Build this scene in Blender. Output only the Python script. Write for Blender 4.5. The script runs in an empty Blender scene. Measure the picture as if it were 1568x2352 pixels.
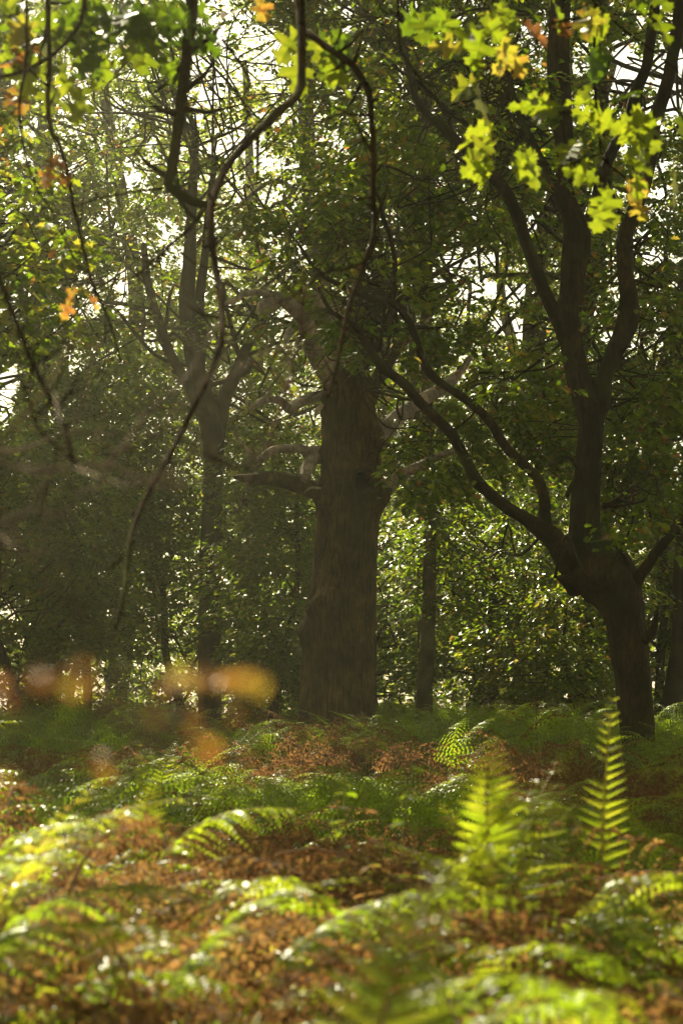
import bpy, math
import numpy as np
from mathutils import Vector

# ------------------------------------------------------------------ scene, camera, sky, sun
C = bpy.context.scene
K = 0.42353 / 2352.0                 # tangent per unit of the tracing grid (1568 x 2352)
PITCH = math.atan(414 * K)
EYE = 1.6
SUN_EL, SUN_AZ = math.radians(43), math.radians(-24)      # azimuth from +Y, negative = left
EXPOSURE = 1.55
SKY = 0.095
SUN = 5.0
HAZE = 0.0021

cam = bpy.data.cameras.new('camera')
camo = bpy.data.objects.new('camera', cam)
C.collection.objects.link(camo)
cam.sensor_fit = 'VERTICAL'; cam.sensor_height = 36; cam.lens = 85
cam.clip_start = 0.05; cam.clip_end = 1000
camo.location = (0, 0, EYE)
camo.rotation_euler = (math.pi / 2 + PITCH, 0, 0)
cam.dof.use_dof = True; cam.dof.focus_distance = 33; cam.dof.aperture_fstop = 6.3
C.camera = camo

w = bpy.data.worlds.new("World"); C.world = w; w.use_nodes = True
nt = w.node_tree; bg = nt.nodes['Background']
sky = nt.nodes.new('ShaderNodeTexSky'); sky.sky_type = 'NISHITA'; sky.sun_disc = False
sky.sun_elevation = SUN_EL; sky.sun_rotation = SUN_AZ
sky.air_density = 1.0; sky.dust_density = 1.5
hs = nt.nodes.new('ShaderNodeHueSaturation'); hs.inputs['Saturation'].default_value = .55
wb = nt.nodes.new('ShaderNodeMix'); wb.data_type = 'RGBA'; wb.blend_type = 'MULTIPLY'; wb.inputs['Factor'].default_value = 1; wb.inputs['B'].default_value = (1.10, .97, .70, 1)
nt.links.new(sky.outputs[0], hs.inputs['Color']); nt.links.new(hs.outputs[0], wb.inputs['A']); nt.links.new(wb.outputs['Result'], bg.inputs[0]); bg.inputs[1].default_value = SKY

sd = Vector((math.sin(SUN_AZ) * math.cos(SUN_EL), math.cos(SUN_AZ) * math.cos(SUN_EL), math.sin(SUN_EL)))
sl = bpy.data.lights.new('sun', 'SUN'); sl.energy = SUN; sl.angle = math.radians(0.5); sl.color = (1.0, 0.91, 0.62)
so = bpy.data.objects.new('sun', sl); C.collection.objects.link(so)
so.rotation_euler = sd.to_track_quat('Z', 'Y').to_euler()

C.view_settings.view_transform = 'Standard'; C.view_settings.look = 'None'
C.view_settings.exposure = EXPOSURE; C.view_settings.gamma = 1
cy = C.cycles
cy.max_bounces = 7; cy.diffuse_bounces = 3; cy.glossy_bounces = 2; cy.transmission_bounces = 5
cy.volume_bounces = 0; cy.transparent_max_bounces = 4
cy.use_denoising = True
cy.sample_clamp_indirect = 6
cy.caustics_reflective = False; cy.caustics_refractive = False

rng = np.random.default_rng(11)

# ------------------------------------------------------------------ helpers
CA, SA = math.cos(PITCH), math.sin(PITCH)
def P(px, py, Y):
    x = (px - 784) * K; z = (1176 - py) * K
    d = np.array([x, CA - z * SA, SA + z * CA])
    d = d * (Y / d[1])
    return d + np.array([0, 0, EYE])
def proj(p):
    p = np.asarray(p, float); y = p[..., 1]; z = p[..., 2] - EYE
    f = y * CA + z * SA; u = -y * SA + z * CA
    f = np.maximum(f, 1e-3)
    return 784 + p[..., 0] / f / K, 1176 - u / f / K

def _h(i, j, k, s):
    n = (i * 374761393 + j * 668265263 + k * 2147483647 + s * 1274126177) & 0xffffffff
    n = ((n ^ (n >> 13)) * 1274126177) & 0xffffffff
    return ((n ^ (n >> 16)) & 0xffff) / 65535.0
def vnoise(p, s=0):
    p = np.asarray(p, float); f = np.floor(p).astype(np.int64); t = p - f; t = t * t * (3 - 2 * t)
    r = 0
    for a in (0, 1):
        for b in (0, 1):
            for c in (0, 1):
                wgt = (t[..., 0] if a else 1 - t[..., 0]) * (t[..., 1] if b else 1 - t[..., 1]) * (t[..., 2] if c else 1 - t[..., 2])
                r = r + wgt * _h(f[..., 0] + a, f[..., 1] + b, f[..., 2] + c, s)
    return r
def fbm(p, s=0, o=3):
    p = np.asarray(p, float); r = 0; a = 0.5; t = 0
    for i in range(o):
        r = r + a * vnoise(p * 2 ** i, s + i); t += a; a *= .5
    return r / t

def mesh(name, v, polys, mat, parent=None, tint=None, smooth=False):
    """polys: list of (n_faces, k) index arrays"""
    me = bpy.data.meshes.new(name)
    v = np.asarray(v, np.float32)
    me.vertices.add(len(v)); me.vertices.foreach_set('co', v.ravel())
    polys = [np.asarray(q, np.int32) for q in polys if len(q)]
    nl = sum(q.size for q in polys); nf = sum(len(q) for q in polys)
    me.loops.add(nl); me.polygons.add(nf)
    me.loops.foreach_set('vertex_index', np.concatenate([q.ravel() for q in polys]))
    st = []; o = 0
    for q in polys:
        st.append(o + np.arange(len(q)) * q.shape[1]); o += q.size
    me.polygons.foreach_set('loop_start', np.concatenate(st).astype(np.int32))
    if tint is not None:
        a = me.attributes.new('tint', 'FLOAT', 'FACE'); a.data.foreach_set('value', np.asarray(tint, np.float32))
    if smooth:
        me.polygons.foreach_set('use_smooth', np.ones(nf, bool))
    me.update(calc_edges=True)
    if mat: me.materials.append(mat)
    ob = bpy.data.objects.new(name, me); C.collection.objects.link(ob)
    if parent: ob.parent = parent
    return ob
def empty(name, loc=(0, 0, 0)):
    o = bpy.data.objects.new(name, None); C.collection.objects.link(o); o.location = loc
    o.empty_display_size = .2
    return o
def tag(o, label=None, cat=None, group=None, kind=None):
    if label: o['label'] = label
    if cat: o['category'] = cat
    if group: o['group'] = group
    if kind: o['kind'] = kind
    return o
def adopt(root, loc):
    """put an Empty at the thing's base, its parts keep world coordinates"""
    root.location = loc
    for ch in root.children: ch.location = ch.location - Vector(loc)

def catmull(pts, n):
    p = np.asarray(pts, float); m = len(p)
    if m == 2:
        t = np.linspace(0, 1, n)[:, None]; return p[0] * (1 - t) + p[1] * t
    e = np.vstack([2 * p[0] - p[1], p, 2 * p[-1] - p[-2]])
    seg = np.linalg.norm(np.diff(p[:, :3], axis=0), axis=1); cum = np.concatenate([[0], np.cumsum(seg)])
    s = np.linspace(0, cum[-1], n); i = np.clip(np.searchsorted(cum, s, 'right') - 1, 0, m - 2)
    t = ((s - cum[i]) / np.maximum(seg[i], 1e-9))[:, None]
    a, b, c, d = e[i], e[i + 1], e[i + 2], e[i + 3]
    return .5 * ((2 * b) + (-a + c) * t + (2 * a - 5 * b + 4 * c - d) * t ** 2 + (-a + 3 * b - 3 * c + d) * t ** 3)

class Tubes:
    def __init__(s): s.v = []; s.q = []; s.t = []; s.n = 0
    def add(s, pts, rad, sides=8, step=None, bark=0.0, lump=0.0, seed=0, bfreq=5.0):
        pts = np.asarray(pts, float); rad = np.broadcast_to(np.asarray(rad, float), (len(pts),))
        L = np.linalg.norm(np.diff(pts, axis=0), axis=1).sum()
        n = max(3, int(L / step) + 1) if step else max(len(pts), 3)
        pr = catmull(np.column_stack([pts, rad]), n)
        p, r = pr[:, :3], np.maximum(pr[:, 3], 1e-4)
        T = np.gradient(p, axis=0); T /= np.linalg.norm(T, axis=1)[:, None] + 1e-12
        N = np.zeros_like(T); u = np.array([0, 1., 0]) if abs(T[0][1]) < .9 else np.array([1., 0, 0])
        u = u - T[0] * (u @ T[0]); N[0] = u / np.linalg.norm(u)
        for i in range(1, n):
            u = N[i - 1] - T[i] * (N[i - 1] @ T[i]); N[i] = u / (np.linalg.norm(u) + 1e-12)
        B = np.cross(T, N)
        th = np.linspace(0, 2 * np.pi, sides, endpoint=False)
        R = np.repeat(r[:, None], sides, 1)
        if lump or bark:
            cs = np.stack([np.cos(th), np.sin(th)], 1)
            al = np.linspace(0, L, n)[:, None]
            rm = r.mean()
            q = np.stack([np.broadcast_to(cs[:, 0], (n, sides)), np.broadcast_to(cs[:, 1], (n, sides)), np.broadcast_to(al / rm * .35, (n, sides))], 2)
            if lump: R = R * (1 + lump * 2 * (fbm(q * 1.3 + seed * 7.3, seed, 3) - .5))
            if bark:
                q2 = np.stack([q[..., 0] * bfreq, q[..., 1] * bfreq, np.broadcast_to(al * 1.1, (n, sides))], 2)
                q2[..., 0] += .8 * (vnoise(np.stack([q[..., 0] * 2, q[..., 1] * 2, np.broadcast_to(al * 5, (n, sides))], 2), 3) - .5)
                nn = np.abs(2 * vnoise(q2, seed + 5) - 1)
                R = R + bark * (nn - .4)
        V = p[:, None] + R[..., None] * (np.cos(th)[None, :, None] * N[:, None] + np.sin(th)[None, :, None] * B[:, None])
        idx = np.arange(n * sides).reshape(n, sides) + s.n
        a = idx[:-1]; b = idx[1:]
        q = np.stack([a, np.roll(a, -1, 1), np.roll(b, -1, 1), b], 2).reshape(-1, 4)
        s.v.append(V.reshape(-1, 3)); s.q.append(q)
        c0 = s.n + n * sides
        s.v.append(np.stack([p[0], p[-1] + T[-1] * r[-1] * .6]))
        e = np.arange(sides)
        s.t.append(np.stack([np.full(sides, c0), idx[0][(e + 1) % sides], idx[0][e]], 1))
        s.t.append(np.stack([np.full(sides, c0 + 1), idx[-1][e], idx[-1][(e + 1) % sides]], 1))
        s.n = c0 + 2
        return s
    def build(s, name, mat, parent=None, smooth=True):
        return mesh(name, np.vstack(s.v), [np.vstack(s.q), np.vstack(s.t)], mat, parent, smooth=smooth)

def tr(line, Y, rs=None, dY=None):
    """traced polyline (px,py[,r]) -> world points and radii; dY: depth offset at the end"""
    a = np.asarray(line, float); n = len(a)
    off = np.linspace(0, 1, n) * (dY or 0)
    pts = np.array([P(a[i, 0], a[i, 1], Y + off[i]) for i in range(n)])
    if a.shape[1] > 2: r = a[:, 2] * K * Y
    else: r = np.linspace(rs[0], rs[1], n) * K * Y
    return pts, r

class Leaves:
    """many copies of one leaf outline, placed by arrays"""
    def __init__(s, V, F): s.V = np.asarray(V, float); s.F = [np.asarray(f) for f in F]; s.b = []
    def add(s, pos, d, nrm, size, tint):
        d = d / (np.linalg.norm(d, axis=1)[:, None] + 1e-9)
        nrm = nrm - d * (nrm * d).sum(1)[:, None]; nrm /= np.linalg.norm(nrm, axis=1)[:, None] + 1e-9
        s.b.append((pos, d, nrm, np.broadcast_to(size, (len(pos),)), tint))
    def count(s): return sum(len(b[0]) for b in s.b)
    def build(s, name, mat, parent=None):
        pos = np.vstack([b[0] for b in s.b]); d = np.vstack([b[1] for b in s.b]); n = np.vstack([b[2] for b in s.b])
        sz = np.concatenate([b[3] for b in s.b]); tt = np.concatenate([b[4] for b in s.b])
        sd_ = np.cross(n, d)
        # each leaf gets its own curl
        curl = rng.uniform(.3, 1.6, len(pos))
        V = pos[:, None] + sz[:, None, None] * (s.V[None, :, 0, None] * d[:, None] + s.V[None, :, 1, None] * sd_[:, None] + (s.V[None, :, 2] * curl[:, None])[..., None] * n[:, None])
        N, m = V.shape[:2]; base = (np.arange(N) * m)[:, None, None]
        polys = [(f[None] + base).reshape(-1, f.shape[1]) for f in s.F]
        tint = np.concatenate([np.repeat(tt, len(f)) for f in s.F])
        return mesh(name, V.reshape(-1, 3), polys, mat, parent, tint=tint)

# leaf outlines: x along, y across, z fold
OVAL = ([(0, 0, 0), (.35, .27, .05), (.8, .2, .0), (1, 0, -.12), (.8, -.2, .0), (.35, -.27, .05)],
        [[(0, 3, 2, 1), (0, 5, 4, 3)]])
OAKS = ([(0, 0, 0), (.28, .12, .03), (.42, .3, .07), (.55, .14, .03), (.75, .33, .05), (.84, .13, -.02), (1.02, 0, -.14),
         (.28, -.12, .03), (.42, -.3, .07), (.55, -.14, .03), (.75, -.33, .05), (.84, -.13, -.02), (.5, 0, 0)],
        [[(0, 12, 2, 1), (12, 3, 2, 2), (12, 6, 4, 3), (6, 5, 4, 4), (0, 7, 8, 12), (12, 8, 9, 9), (12, 9, 10, 6), (6, 10, 11, 11)]])
OAKS = (OAKS[0], [[(0, 12, 2, 1), (12, 6, 4, 3), (0, 7, 8, 12), (12, 9, 10, 6)], [(12, 3, 2), (6, 5, 4), (12, 8, 9), (6, 10, 11)]])
def big_leaf():
    """broad leaf with pointed lobes for the overhanging boughs"""
    half = [(0, 0), (.12, .015), (.19, .09), (.17, .24), (.25, .20), (.33, .11), (.40, .12), (.41, .30), (.46, .46), (.52, .37), (.60, .44), (.60, .24), (.66, .13), (.73, .15), (.79, .29), (.83, .21), (.89, .22), (.90, .09), (1.0, 0)]
    half = [(x, y * 1.0) for x, y in half]
    V = []; F = []
    mid = np.array([h[0] for h in half])
    for sgn in (1, -1):
        b = len(V)
        for x, y in half:
            xm = .55 * x + .22
            xm = x if y < .05 else (x * .7 + .5 * .3)
            V.append((min(xm, 1), 0, -.22 * xm * xm))
            V.append((x, sgn * y * .93, .34 * y - .5 * y * y * (1 if sgn > 0 else .2) - .22 * x * x + .03 * math.sin(x * 17 + sgn * 2)))
        for i in range(len(half) - 1):
            a = b + 2 * i
            F.append((a, a + 2, a + 3, a + 1) if sgn > 0 else (a, a + 1, a + 3, a + 2))
    return (V, [F])
BIG = big_leaf()

# ------------------------------------------------------------------ materials
def newmat(name):
    m = bpy.data.materials.new(name); m.use_nodes = True
    nt = m.node_tree; nt.nodes.clear(); out = nt.nodes.new('ShaderNodeOutputMaterial')
    return m, nt, out
def ramp(nt, stops):
    r = nt.nodes.new('ShaderNodeValToRGB'); e = r.color_ramp.elements
    e[0].position, e[0].color = stops[0][0], (*stops[0][1], 1)
    e[1].position, e[1].color = stops[-1][0], (*stops[-1][1], 1)
    for p, c in stops[1:-1]:
        x = e.new(p); x.color = (*c, 1)
    return r
def leaf_mat(name, stops, tstops, mixf=.5, rough=.4, spec=.5, bump=0, veins=False, dry=False):
    m, nt, out = newmat(name)
    at = nt.nodes.new('ShaderNodeAttribute'); at.attribute_name = 'tint'
    r1 = ramp(nt, stops); r2 = ramp(nt, tstops)
    no = nt.nodes.new('ShaderNodeTexNoise'); no.inputs['Scale'].default_value = 14 if not veins else 30
    tc = nt.nodes.new('ShaderNodeTexCoord'); nt.links.new(tc.outputs['Object'], no.inputs['Vector'])
    ad = nt.nodes.new('ShaderNodeMath'); ad.operation = 'MULTIPLY_ADD'; ad.inputs[1].default_value = .22 if not veins else .5; ad.inputs[2].default_value = -.11 if not veins else -.24
    no.inputs['Detail'].default_value = 4
    nt.links.new(no.outputs[0], ad.inputs[0])
    a2 = nt.nodes.new('ShaderNodeMath'); a2.operation = 'ADD'; nt.links.new(at.outputs['Fac'], a2.inputs[0]); nt.links.new(ad.outputs[0], a2.inputs[1])
    for r in (r1, r2): nt.links.new(a2.outputs[0], r.inputs[0])
    b = nt.nodes.new('ShaderNodeBsdfPrincipled'); b.inputs['Roughness'].default_value = rough
    b.inputs['Specular IOR Level'].default_value = spec
    if dry:
        rs = ramp(nt, [(.62, (spec,) * 3), (.72, (.12,) * 3)]); nt.links.new(at.outputs['Fac'], rs.inputs[0]); nt.links.new(rs.outputs[0], b.inputs['Specular IOR Level'])
        rr_ = ramp(nt, [(.62, (rough,) * 3), (.72, (.7,) * 3)]); nt.links.new(at.outputs['Fac'], rr_.inputs[0]); nt.links.new(rr_.outputs[0], b.inputs['Roughness'])
    t = nt.nodes.new('ShaderNodeBsdfTranslucent'); mx = nt.nodes.new('ShaderNodeMixShader'); mx.inputs[0].default_value = mixf
    nt.links.new(r1.outputs[0], b.inputs['Base Color']); nt.links.new(r2.outputs[0], t.inputs['Color'])
    nt.links.new(b.outputs[0], mx.inputs[1]); nt.links.new(t.outputs[0], mx.inputs[2]); nt.links.new(mx.outputs[0], out.inputs[0])
    return m
def bark_mat(name, c1, c2, scale=8, stretch=.15, moss=None, rough=.85, bump=.6, mossamt=.5, spec=.2):
    m, nt, out = newmat(name)
    tc = nt.nodes.new('ShaderNodeTexCoord'); mp = nt.nodes.new('ShaderNodeMapping'); mp.inputs['Scale'].default_value = (1, 1, stretch)
    nt.links.new(tc.outputs['Object'], mp.inputs[0])
    n1 = nt.nodes.new('ShaderNodeTexNoise'); n1.inputs['Scale'].default_value = scale; n1.inputs['Detail'].default_value = 5; n1.inputs['Roughness'].default_value = .7
    nt.links.new(mp.outputs[0], n1.inputs['Vector'])
    n2 = nt.nodes.new('ShaderNodeTexNoise'); n2.inputs['Scale'].default_value = 1.7; n2.inputs['Detail'].default_value = 4
    nt.links.new(tc.outputs['Object'], n2.inputs['Vector'])
    r = ramp(nt, [(.32, c1), (.68, c2)]); nt.links.new(n1.outputs[0], r.inputs[0])
    b = nt.nodes.new('ShaderNodeBsdfPrincipled'); b.inputs['Roughness'].default_value = rough; b.inputs['Specular IOR Level'].default_value = spec
    n3 = nt.nodes.new('ShaderNodeTexNoise'); n3.inputs['Scale'].default_value = 2.6; n3.inputs['Detail'].default_value = 6; n3.inputs['Roughness'].default_value = .65
    nt.links.new(tc.outputs['Object'], n3.inputs['Vector']); r3 = ramp(nt, [(.35, (.45, .45, .45)), (.5, (1, 1, 1)), (.66, (1.9, 1.8, 1.6))]); nt.links.new(n3.outputs[0], r3.inputs[0])
    ml = nt.nodes.new('ShaderNodeMix'); ml.data_type = 'RGBA'; ml.blend_type = 'MULTIPLY'; ml.inputs['Factor'].default_value = 1
    nt.links.new(r.outputs[0], ml.inputs['A']); nt.links.new(r3.outputs[0], ml.inputs['B'])
    src = ml.outputs['Result']
    if moss:
        mr = ramp(nt, [(.5, (0, 0, 0)), (.68, (mossamt,) * 3)]); nt.links.new(n2.outputs[0], mr.inputs[0])
        mx = nt.nodes.new('ShaderNodeMix'); mx.data_type = 'RGBA'
        nt.links.new(mr.outputs[0], mx.inputs['Factor']); nt.links.new(src, mx.inputs['A']); mx.inputs['B'].default_value = (*moss, 1)
        src = mx.outputs['Result']
    nt.links.new(src, b.inputs['Base Color'])
    bp = nt.nodes.new('ShaderNodeBump'); bp.inputs['Strength'].default_value = bump; bp.inputs['Distance'].default_value = .03
    nt.links.new(n1.outputs[0], bp.inputs['Height']); nt.links.new(bp.outputs[0], b.inputs['Normal'])
    nt.links.new(b.outputs[0], out.inputs[0])
    return m
# tint 0..1 : deep green, green, yellow green, yellow, orange brown, brown
LG = [(0, (.020, .040, .004)), (.35, (.045, .070, .006)), (.6, (.09, .10, .010)), (.78, (.24, .19, .03)), (.9, (.24, .10, .025)), (1, (.12, .055, .02))]
LT = [(0, (.10, .20, .006)), (.35, (.24, .36, .010)), (.6, (.44, .50, .02)), (.78, (.70, .52, .06)), (.9, (.60, .24, .04)), (1, (.28, .11, .03))]
M = {}
M['leaf'] = leaf_mat('oak_leaves', LG, LT, .5, .30, .55)
M['leafnear'] = leaf_mat('near_oak_leaves', LG, [(p, tuple(.8 * q for q in c)) for p, c in LT], .5, .35, .5, veins=True)
FG = [(0, (.025, .045, .004)), (.4, (.065, .095, .008)), (.62, (.15, .15, .012)), (.75, (.22, .14, .05)), (1, (.13, .07, .03))]
FT = [(0, (.16, .28, .008)), (.4, (.42, .58, .015)), (.62, (.62, .64, .03)), (.75, (.42, .23, .07)), (1, (.22, .10, .035))]
M['fern'] = leaf_mat('bracken', FG, FT, .56, .38, .6, dry=True)
M['oakbark'] = bark_mat('veteran_oak_bark', (.010, .006, .001), (.12, .075, .020), 26, .18, moss=(.05, .055, .01), mossamt=.4, bump=1.0)
M['dead'] = bark_mat('bleached_dead_wood', (.16, .115, .07), (.46, .36, .26), 22, .5, bump=.8, rough=.65)
M['pollard'] = bark_mat('pollard_bark', (.010, .006, .001), (.055, .036, .010), 26, .3, moss=(.05, .07, .015), bump=.8, mossamt=.6)
M['trunk'] = bark_mat('woodland_bark', (.020, .014, .004), (.07, .048, .016), 8, .2, moss=(.07, .08, .03), mossamt=.4)
M['pale'] = bark_mat('pale_smooth_bark', (.05, .042, .014), (.12, .095, .035), 6, .5, moss=(.10, .12, .05), mossamt=.6, bump=.2)
M['twig'] = bark_mat('twig_bark', (.014, .008, .004), (.045, .024, .008), 60, .6, bump=.5, spec=.03, rough=.95, moss=(.07, .09, .02), mossamt=.4)
M['deadtwig'] = bark_mat('dead_twig_bark', (.10, .065, .04), (.30, .22, .15), 60, .6, bump=.5, rough=.8)
M['stem'] = bark_mat('bracken_stem', (.14, .08, .025), (.22, .20, .06), 30, .4, bump=.1, rough=.5)
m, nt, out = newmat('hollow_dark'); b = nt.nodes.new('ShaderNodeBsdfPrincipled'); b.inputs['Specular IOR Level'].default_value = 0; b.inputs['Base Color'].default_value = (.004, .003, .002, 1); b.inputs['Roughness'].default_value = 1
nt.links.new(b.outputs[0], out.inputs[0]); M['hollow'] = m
m, nt, out = newmat('leaf_litter')
tc = nt.nodes.new('ShaderNodeTexCoord'); n1 = nt.nodes.new('ShaderNodeTexNoise'); n1.inputs['Scale'].default_value = 3; n1.inputs['Detail'].default_value = 10; n1.inputs['Roughness'].default_value = .75
nt.links.new(tc.outputs['Object'], n1.inputs['Vector']); r = ramp(nt, [(.3, (.02, .014, .007)), (.55, (.075, .042, .02)), (.75, (.05, .06, .015))])
nt.links.new(n1.outputs[0], r.inputs[0]); b = nt.nodes.new('ShaderNodeBsdfPrincipled'); b.inputs['Roughness'].default_value = .95
bp = nt.nodes.new('ShaderNodeBump'); bp.inputs['Distance'].default_value = .05; nt.links.new(n1.outputs[0], bp.inputs['Height']); nt.links.new(bp.outputs[0], b.inputs['Normal'])
nt.links.new(r.outputs[0], b.inputs['Base Color']); nt.links.new(b.outputs[0], out.inputs[0]); M['ground'] = m
def plain(name, c, rough=.8):
    m, nt, out = newmat(name); b = nt.nodes.new('ShaderNodeBsdfPrincipled'); n = nt.nodes.new('ShaderNodeTexNoise'); n.inputs['Scale'].default_value = 12
    r = ramp(nt, [(.3, tuple(x * .75 for x in c)), (.7, c)]); nt.links.new(n.outputs[0], r.inputs[0]); nt.links.new(r.outputs[0], b.inputs['Base Color'])
    b.inputs['Roughness'].default_value = rough; nt.links.new(b.outputs[0], out.inputs[0]); return m
M['red'] = plain('dark_red_cloth', (.30, .03, .02)); M['skin'] = plain('skin', (.35, .2, .14)); M['hair'] = plain('dark_hair', (.03, .02, .015)); M['jean'] = plain('dark_trousers', (.03, .035, .05))

# ------------------------------------------------------------------ ground
def gz(x, y):
    return .10 * (vnoise(np.stack([np.asarray(x) * .25, np.asarray(y) * .25, np.zeros(np.shape(x))], -1), 4) - .5) + .05 * (vnoise(np.stack([np.asarray(x) * 1.1, np.asarray(y) * 1.1, np.zeros(np.shape(x))], -1), 5) - .5)
gx = np.concatenate([[-130, -60], np.linspace(-30, 30, 121), [60, 130]]); gy = np.concatenate([[-40], np.linspace(-6, 70, 153), [90, 130, 200]])
X, Yg = np.meshgrid(gx, gy); Z = gz(X, Yg)
idx = np.arange(X.size).reshape(X.shape)
tag(mesh('ground', np.stack([X, Yg, Z], 2).reshape(-1, 3), [np.stack([idx[:-1, :-1], idx[:-1, 1:], idx[1:, 1:], idx[1:, :-1]], 2).reshape(-1, 4)], M['ground'], smooth=True), kind='structure')

# ------------------------------------------------------------------ veteran dead oak (centre)
YO = 35.0
oak = empty('veteran_oak')
tag(oak, 'massive dead oak with a round knothole and bare broken limbs', 'tree')
prof = [(1790, 672, 866), (1680, 684, 863), (1600, 689, 862), (1500, 693, 862), (1450, 688, 862), (1400, 703, 862), (1350, 712, 864), (1300, 717, 866), (1200, 726, 869),
        (1150, 727, 879), (1110, 738, 874), (1060, 740, 866), (1000, 738, 863), (950, 738, 860), (900, 741, 858), (850, 752, 848), (800, 762, 838), (760, 768, 826), (735, 776, 815)]
pr = np.array([(p, (l + r) / 2, (r - l) / 2) for p, l, r in prof], float)
n, sd_n = 620, 260
zz = np.linspace(0, 1, n) ** 1
pp = np.interp(zz, np.linspace(0, 1, len(pr)), np.arange(len(pr)))
cen = catmull(pr, n) if False else np.stack([np.interp(pp, np.arange(len(pr)), pr[:, i]) for i in range(3)], 1)
for _ in range(30): cen[1:-1] = (cen[:-2] + 2 * cen[1:-1] + cen[2:]) / 4
th = np.linspace(0, 2 * np.pi, sd_n, endpoint=False)
ctr = np.array([P(c[1], c[0], YO) for c in cen]); rad = cen[:, 2] * K * YO
R = np.repeat(rad[:, None], sd_n, 1)
cs = np.stack([np.cos(th), np.sin(th)], 1); zw = ctr[:, 2][:, None] + 0 * R
q = np.stack([np.broadcast_to(cs[:, 0], R.shape), np.broadcast_to(cs[:, 1], R.shape), zw], 2)
R = R + .05 * (fbm(q * np.array([1.6, 1.6, .8]), 21, 3) - .5)
wob = .5 * (vnoise(q * np.array([3, 3, 2.2]), 8) - .5)
fur = q * np.array([12, 12, 3.5]); fur[..., 0] += wob * 2; fur[..., 1] += wob * 1.5
R = R + .034 * (np.abs(2 * vnoise(fur, 31) - 1) - .4) + .011 * (np.abs(2 * vnoise(fur * np.array([2, 2, 3]), 33) - 1) - .4)
def spot(px, py):
    """angle and height on the camera side of the trunk under a traced point"""
    w_ = P(px, py, YO - .5); i = np.argmin(abs(ctr[:, 2] - w_[2])); s_ = np.clip((w_[0] - ctr[i, 0]) / rad[i], -.98, .98)
    return math.atan2(-math.sqrt(1 - s_ * s_), s_), w_[2], rad[i]
def dist(px, py, ax=1, az=1):
    t_, z_, r_ = spot(px, py); da = (th - t_ + np.pi) % (2 * np.pi) - np.pi
    return np.sqrt((da[None, :] * r_ / ax) ** 2 + ((zw - z_) / az) ** 2)
for px, py, rr, hh, sc in [(740, 1375, .17, .09, 1), (722, 1395, .10, .07, 1), (775, 1340, .12, .06, 1), (760, 1290, .16, .05, 1), (800, 1275, .10, .03, 1), (700, 1450, .16, .06, 1.5),
                           (745, 1120, .16, .12, 1.5), (868, 1130, .18, .12, 1.5), (858, 1010, .2, .12, 1.6), (760, 905, .14, .08, 1), (745, 1040, .12, .06, 1), (780, 1405, .1, .05, 1)]:
    d_ = dist(px, py, 1, sc); R = R + 1.6 * hh * np.exp(-(d_ / rr) ** 2) * (.6 + .8 * fbm(q * 6, 61, 2))
for px, py in [(722, 1392), (768, 1348), (742, 1382), (765, 1405), (826, 1143)]:
    R = R - .055 * np.exp(-(dist(px, py) / .035) ** 2)
dh = dist(832, 1106, .80, 1.15)
R = R + .11 * np.exp(-((dh - .185) / .045) ** 2) + .03 * np.exp(-((dh - .24) / .03) ** 2) + .05 * np.exp(-(dh / .3) ** 2)
R = R - .46 * (1 / (1 + np.exp((dh - .125) / .008)))
V = ctr[:, None] + R[..., None] * np.stack([cs[:, 0], cs[:, 1], 0 * th], 1)[None]
idx = np.arange(n * sd_n).reshape(n, sd_n); a = idx[:-1]; b_ = idx[1:]
Q = np.stack([a, np.roll(a, -1, 1), np.roll(b_, -1, 1), b_], 2).reshape(-1, 4)
vv = np.vstack([V.reshape(-1, 3), ctr[-1] + [0, 0, .02]]); e = np.arange(sd_n)
T_ = np.stack([np.full(sd_n, n * sd_n), idx[-1][e], idx[-1][(e + 1) % sd_n]], 1)
trunk = mesh('trunk', vv, [Q, T_], M['oakbark'], oak, smooth=True)
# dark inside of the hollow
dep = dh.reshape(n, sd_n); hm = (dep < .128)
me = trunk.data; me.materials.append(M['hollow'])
fm = np.zeros(len(me.polygons), np.int32); fm[:(n - 1) * sd_n] = hm[:-1].ravel().astype(np.int32); me.polygons.foreach_set('material_index', fm)

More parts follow.
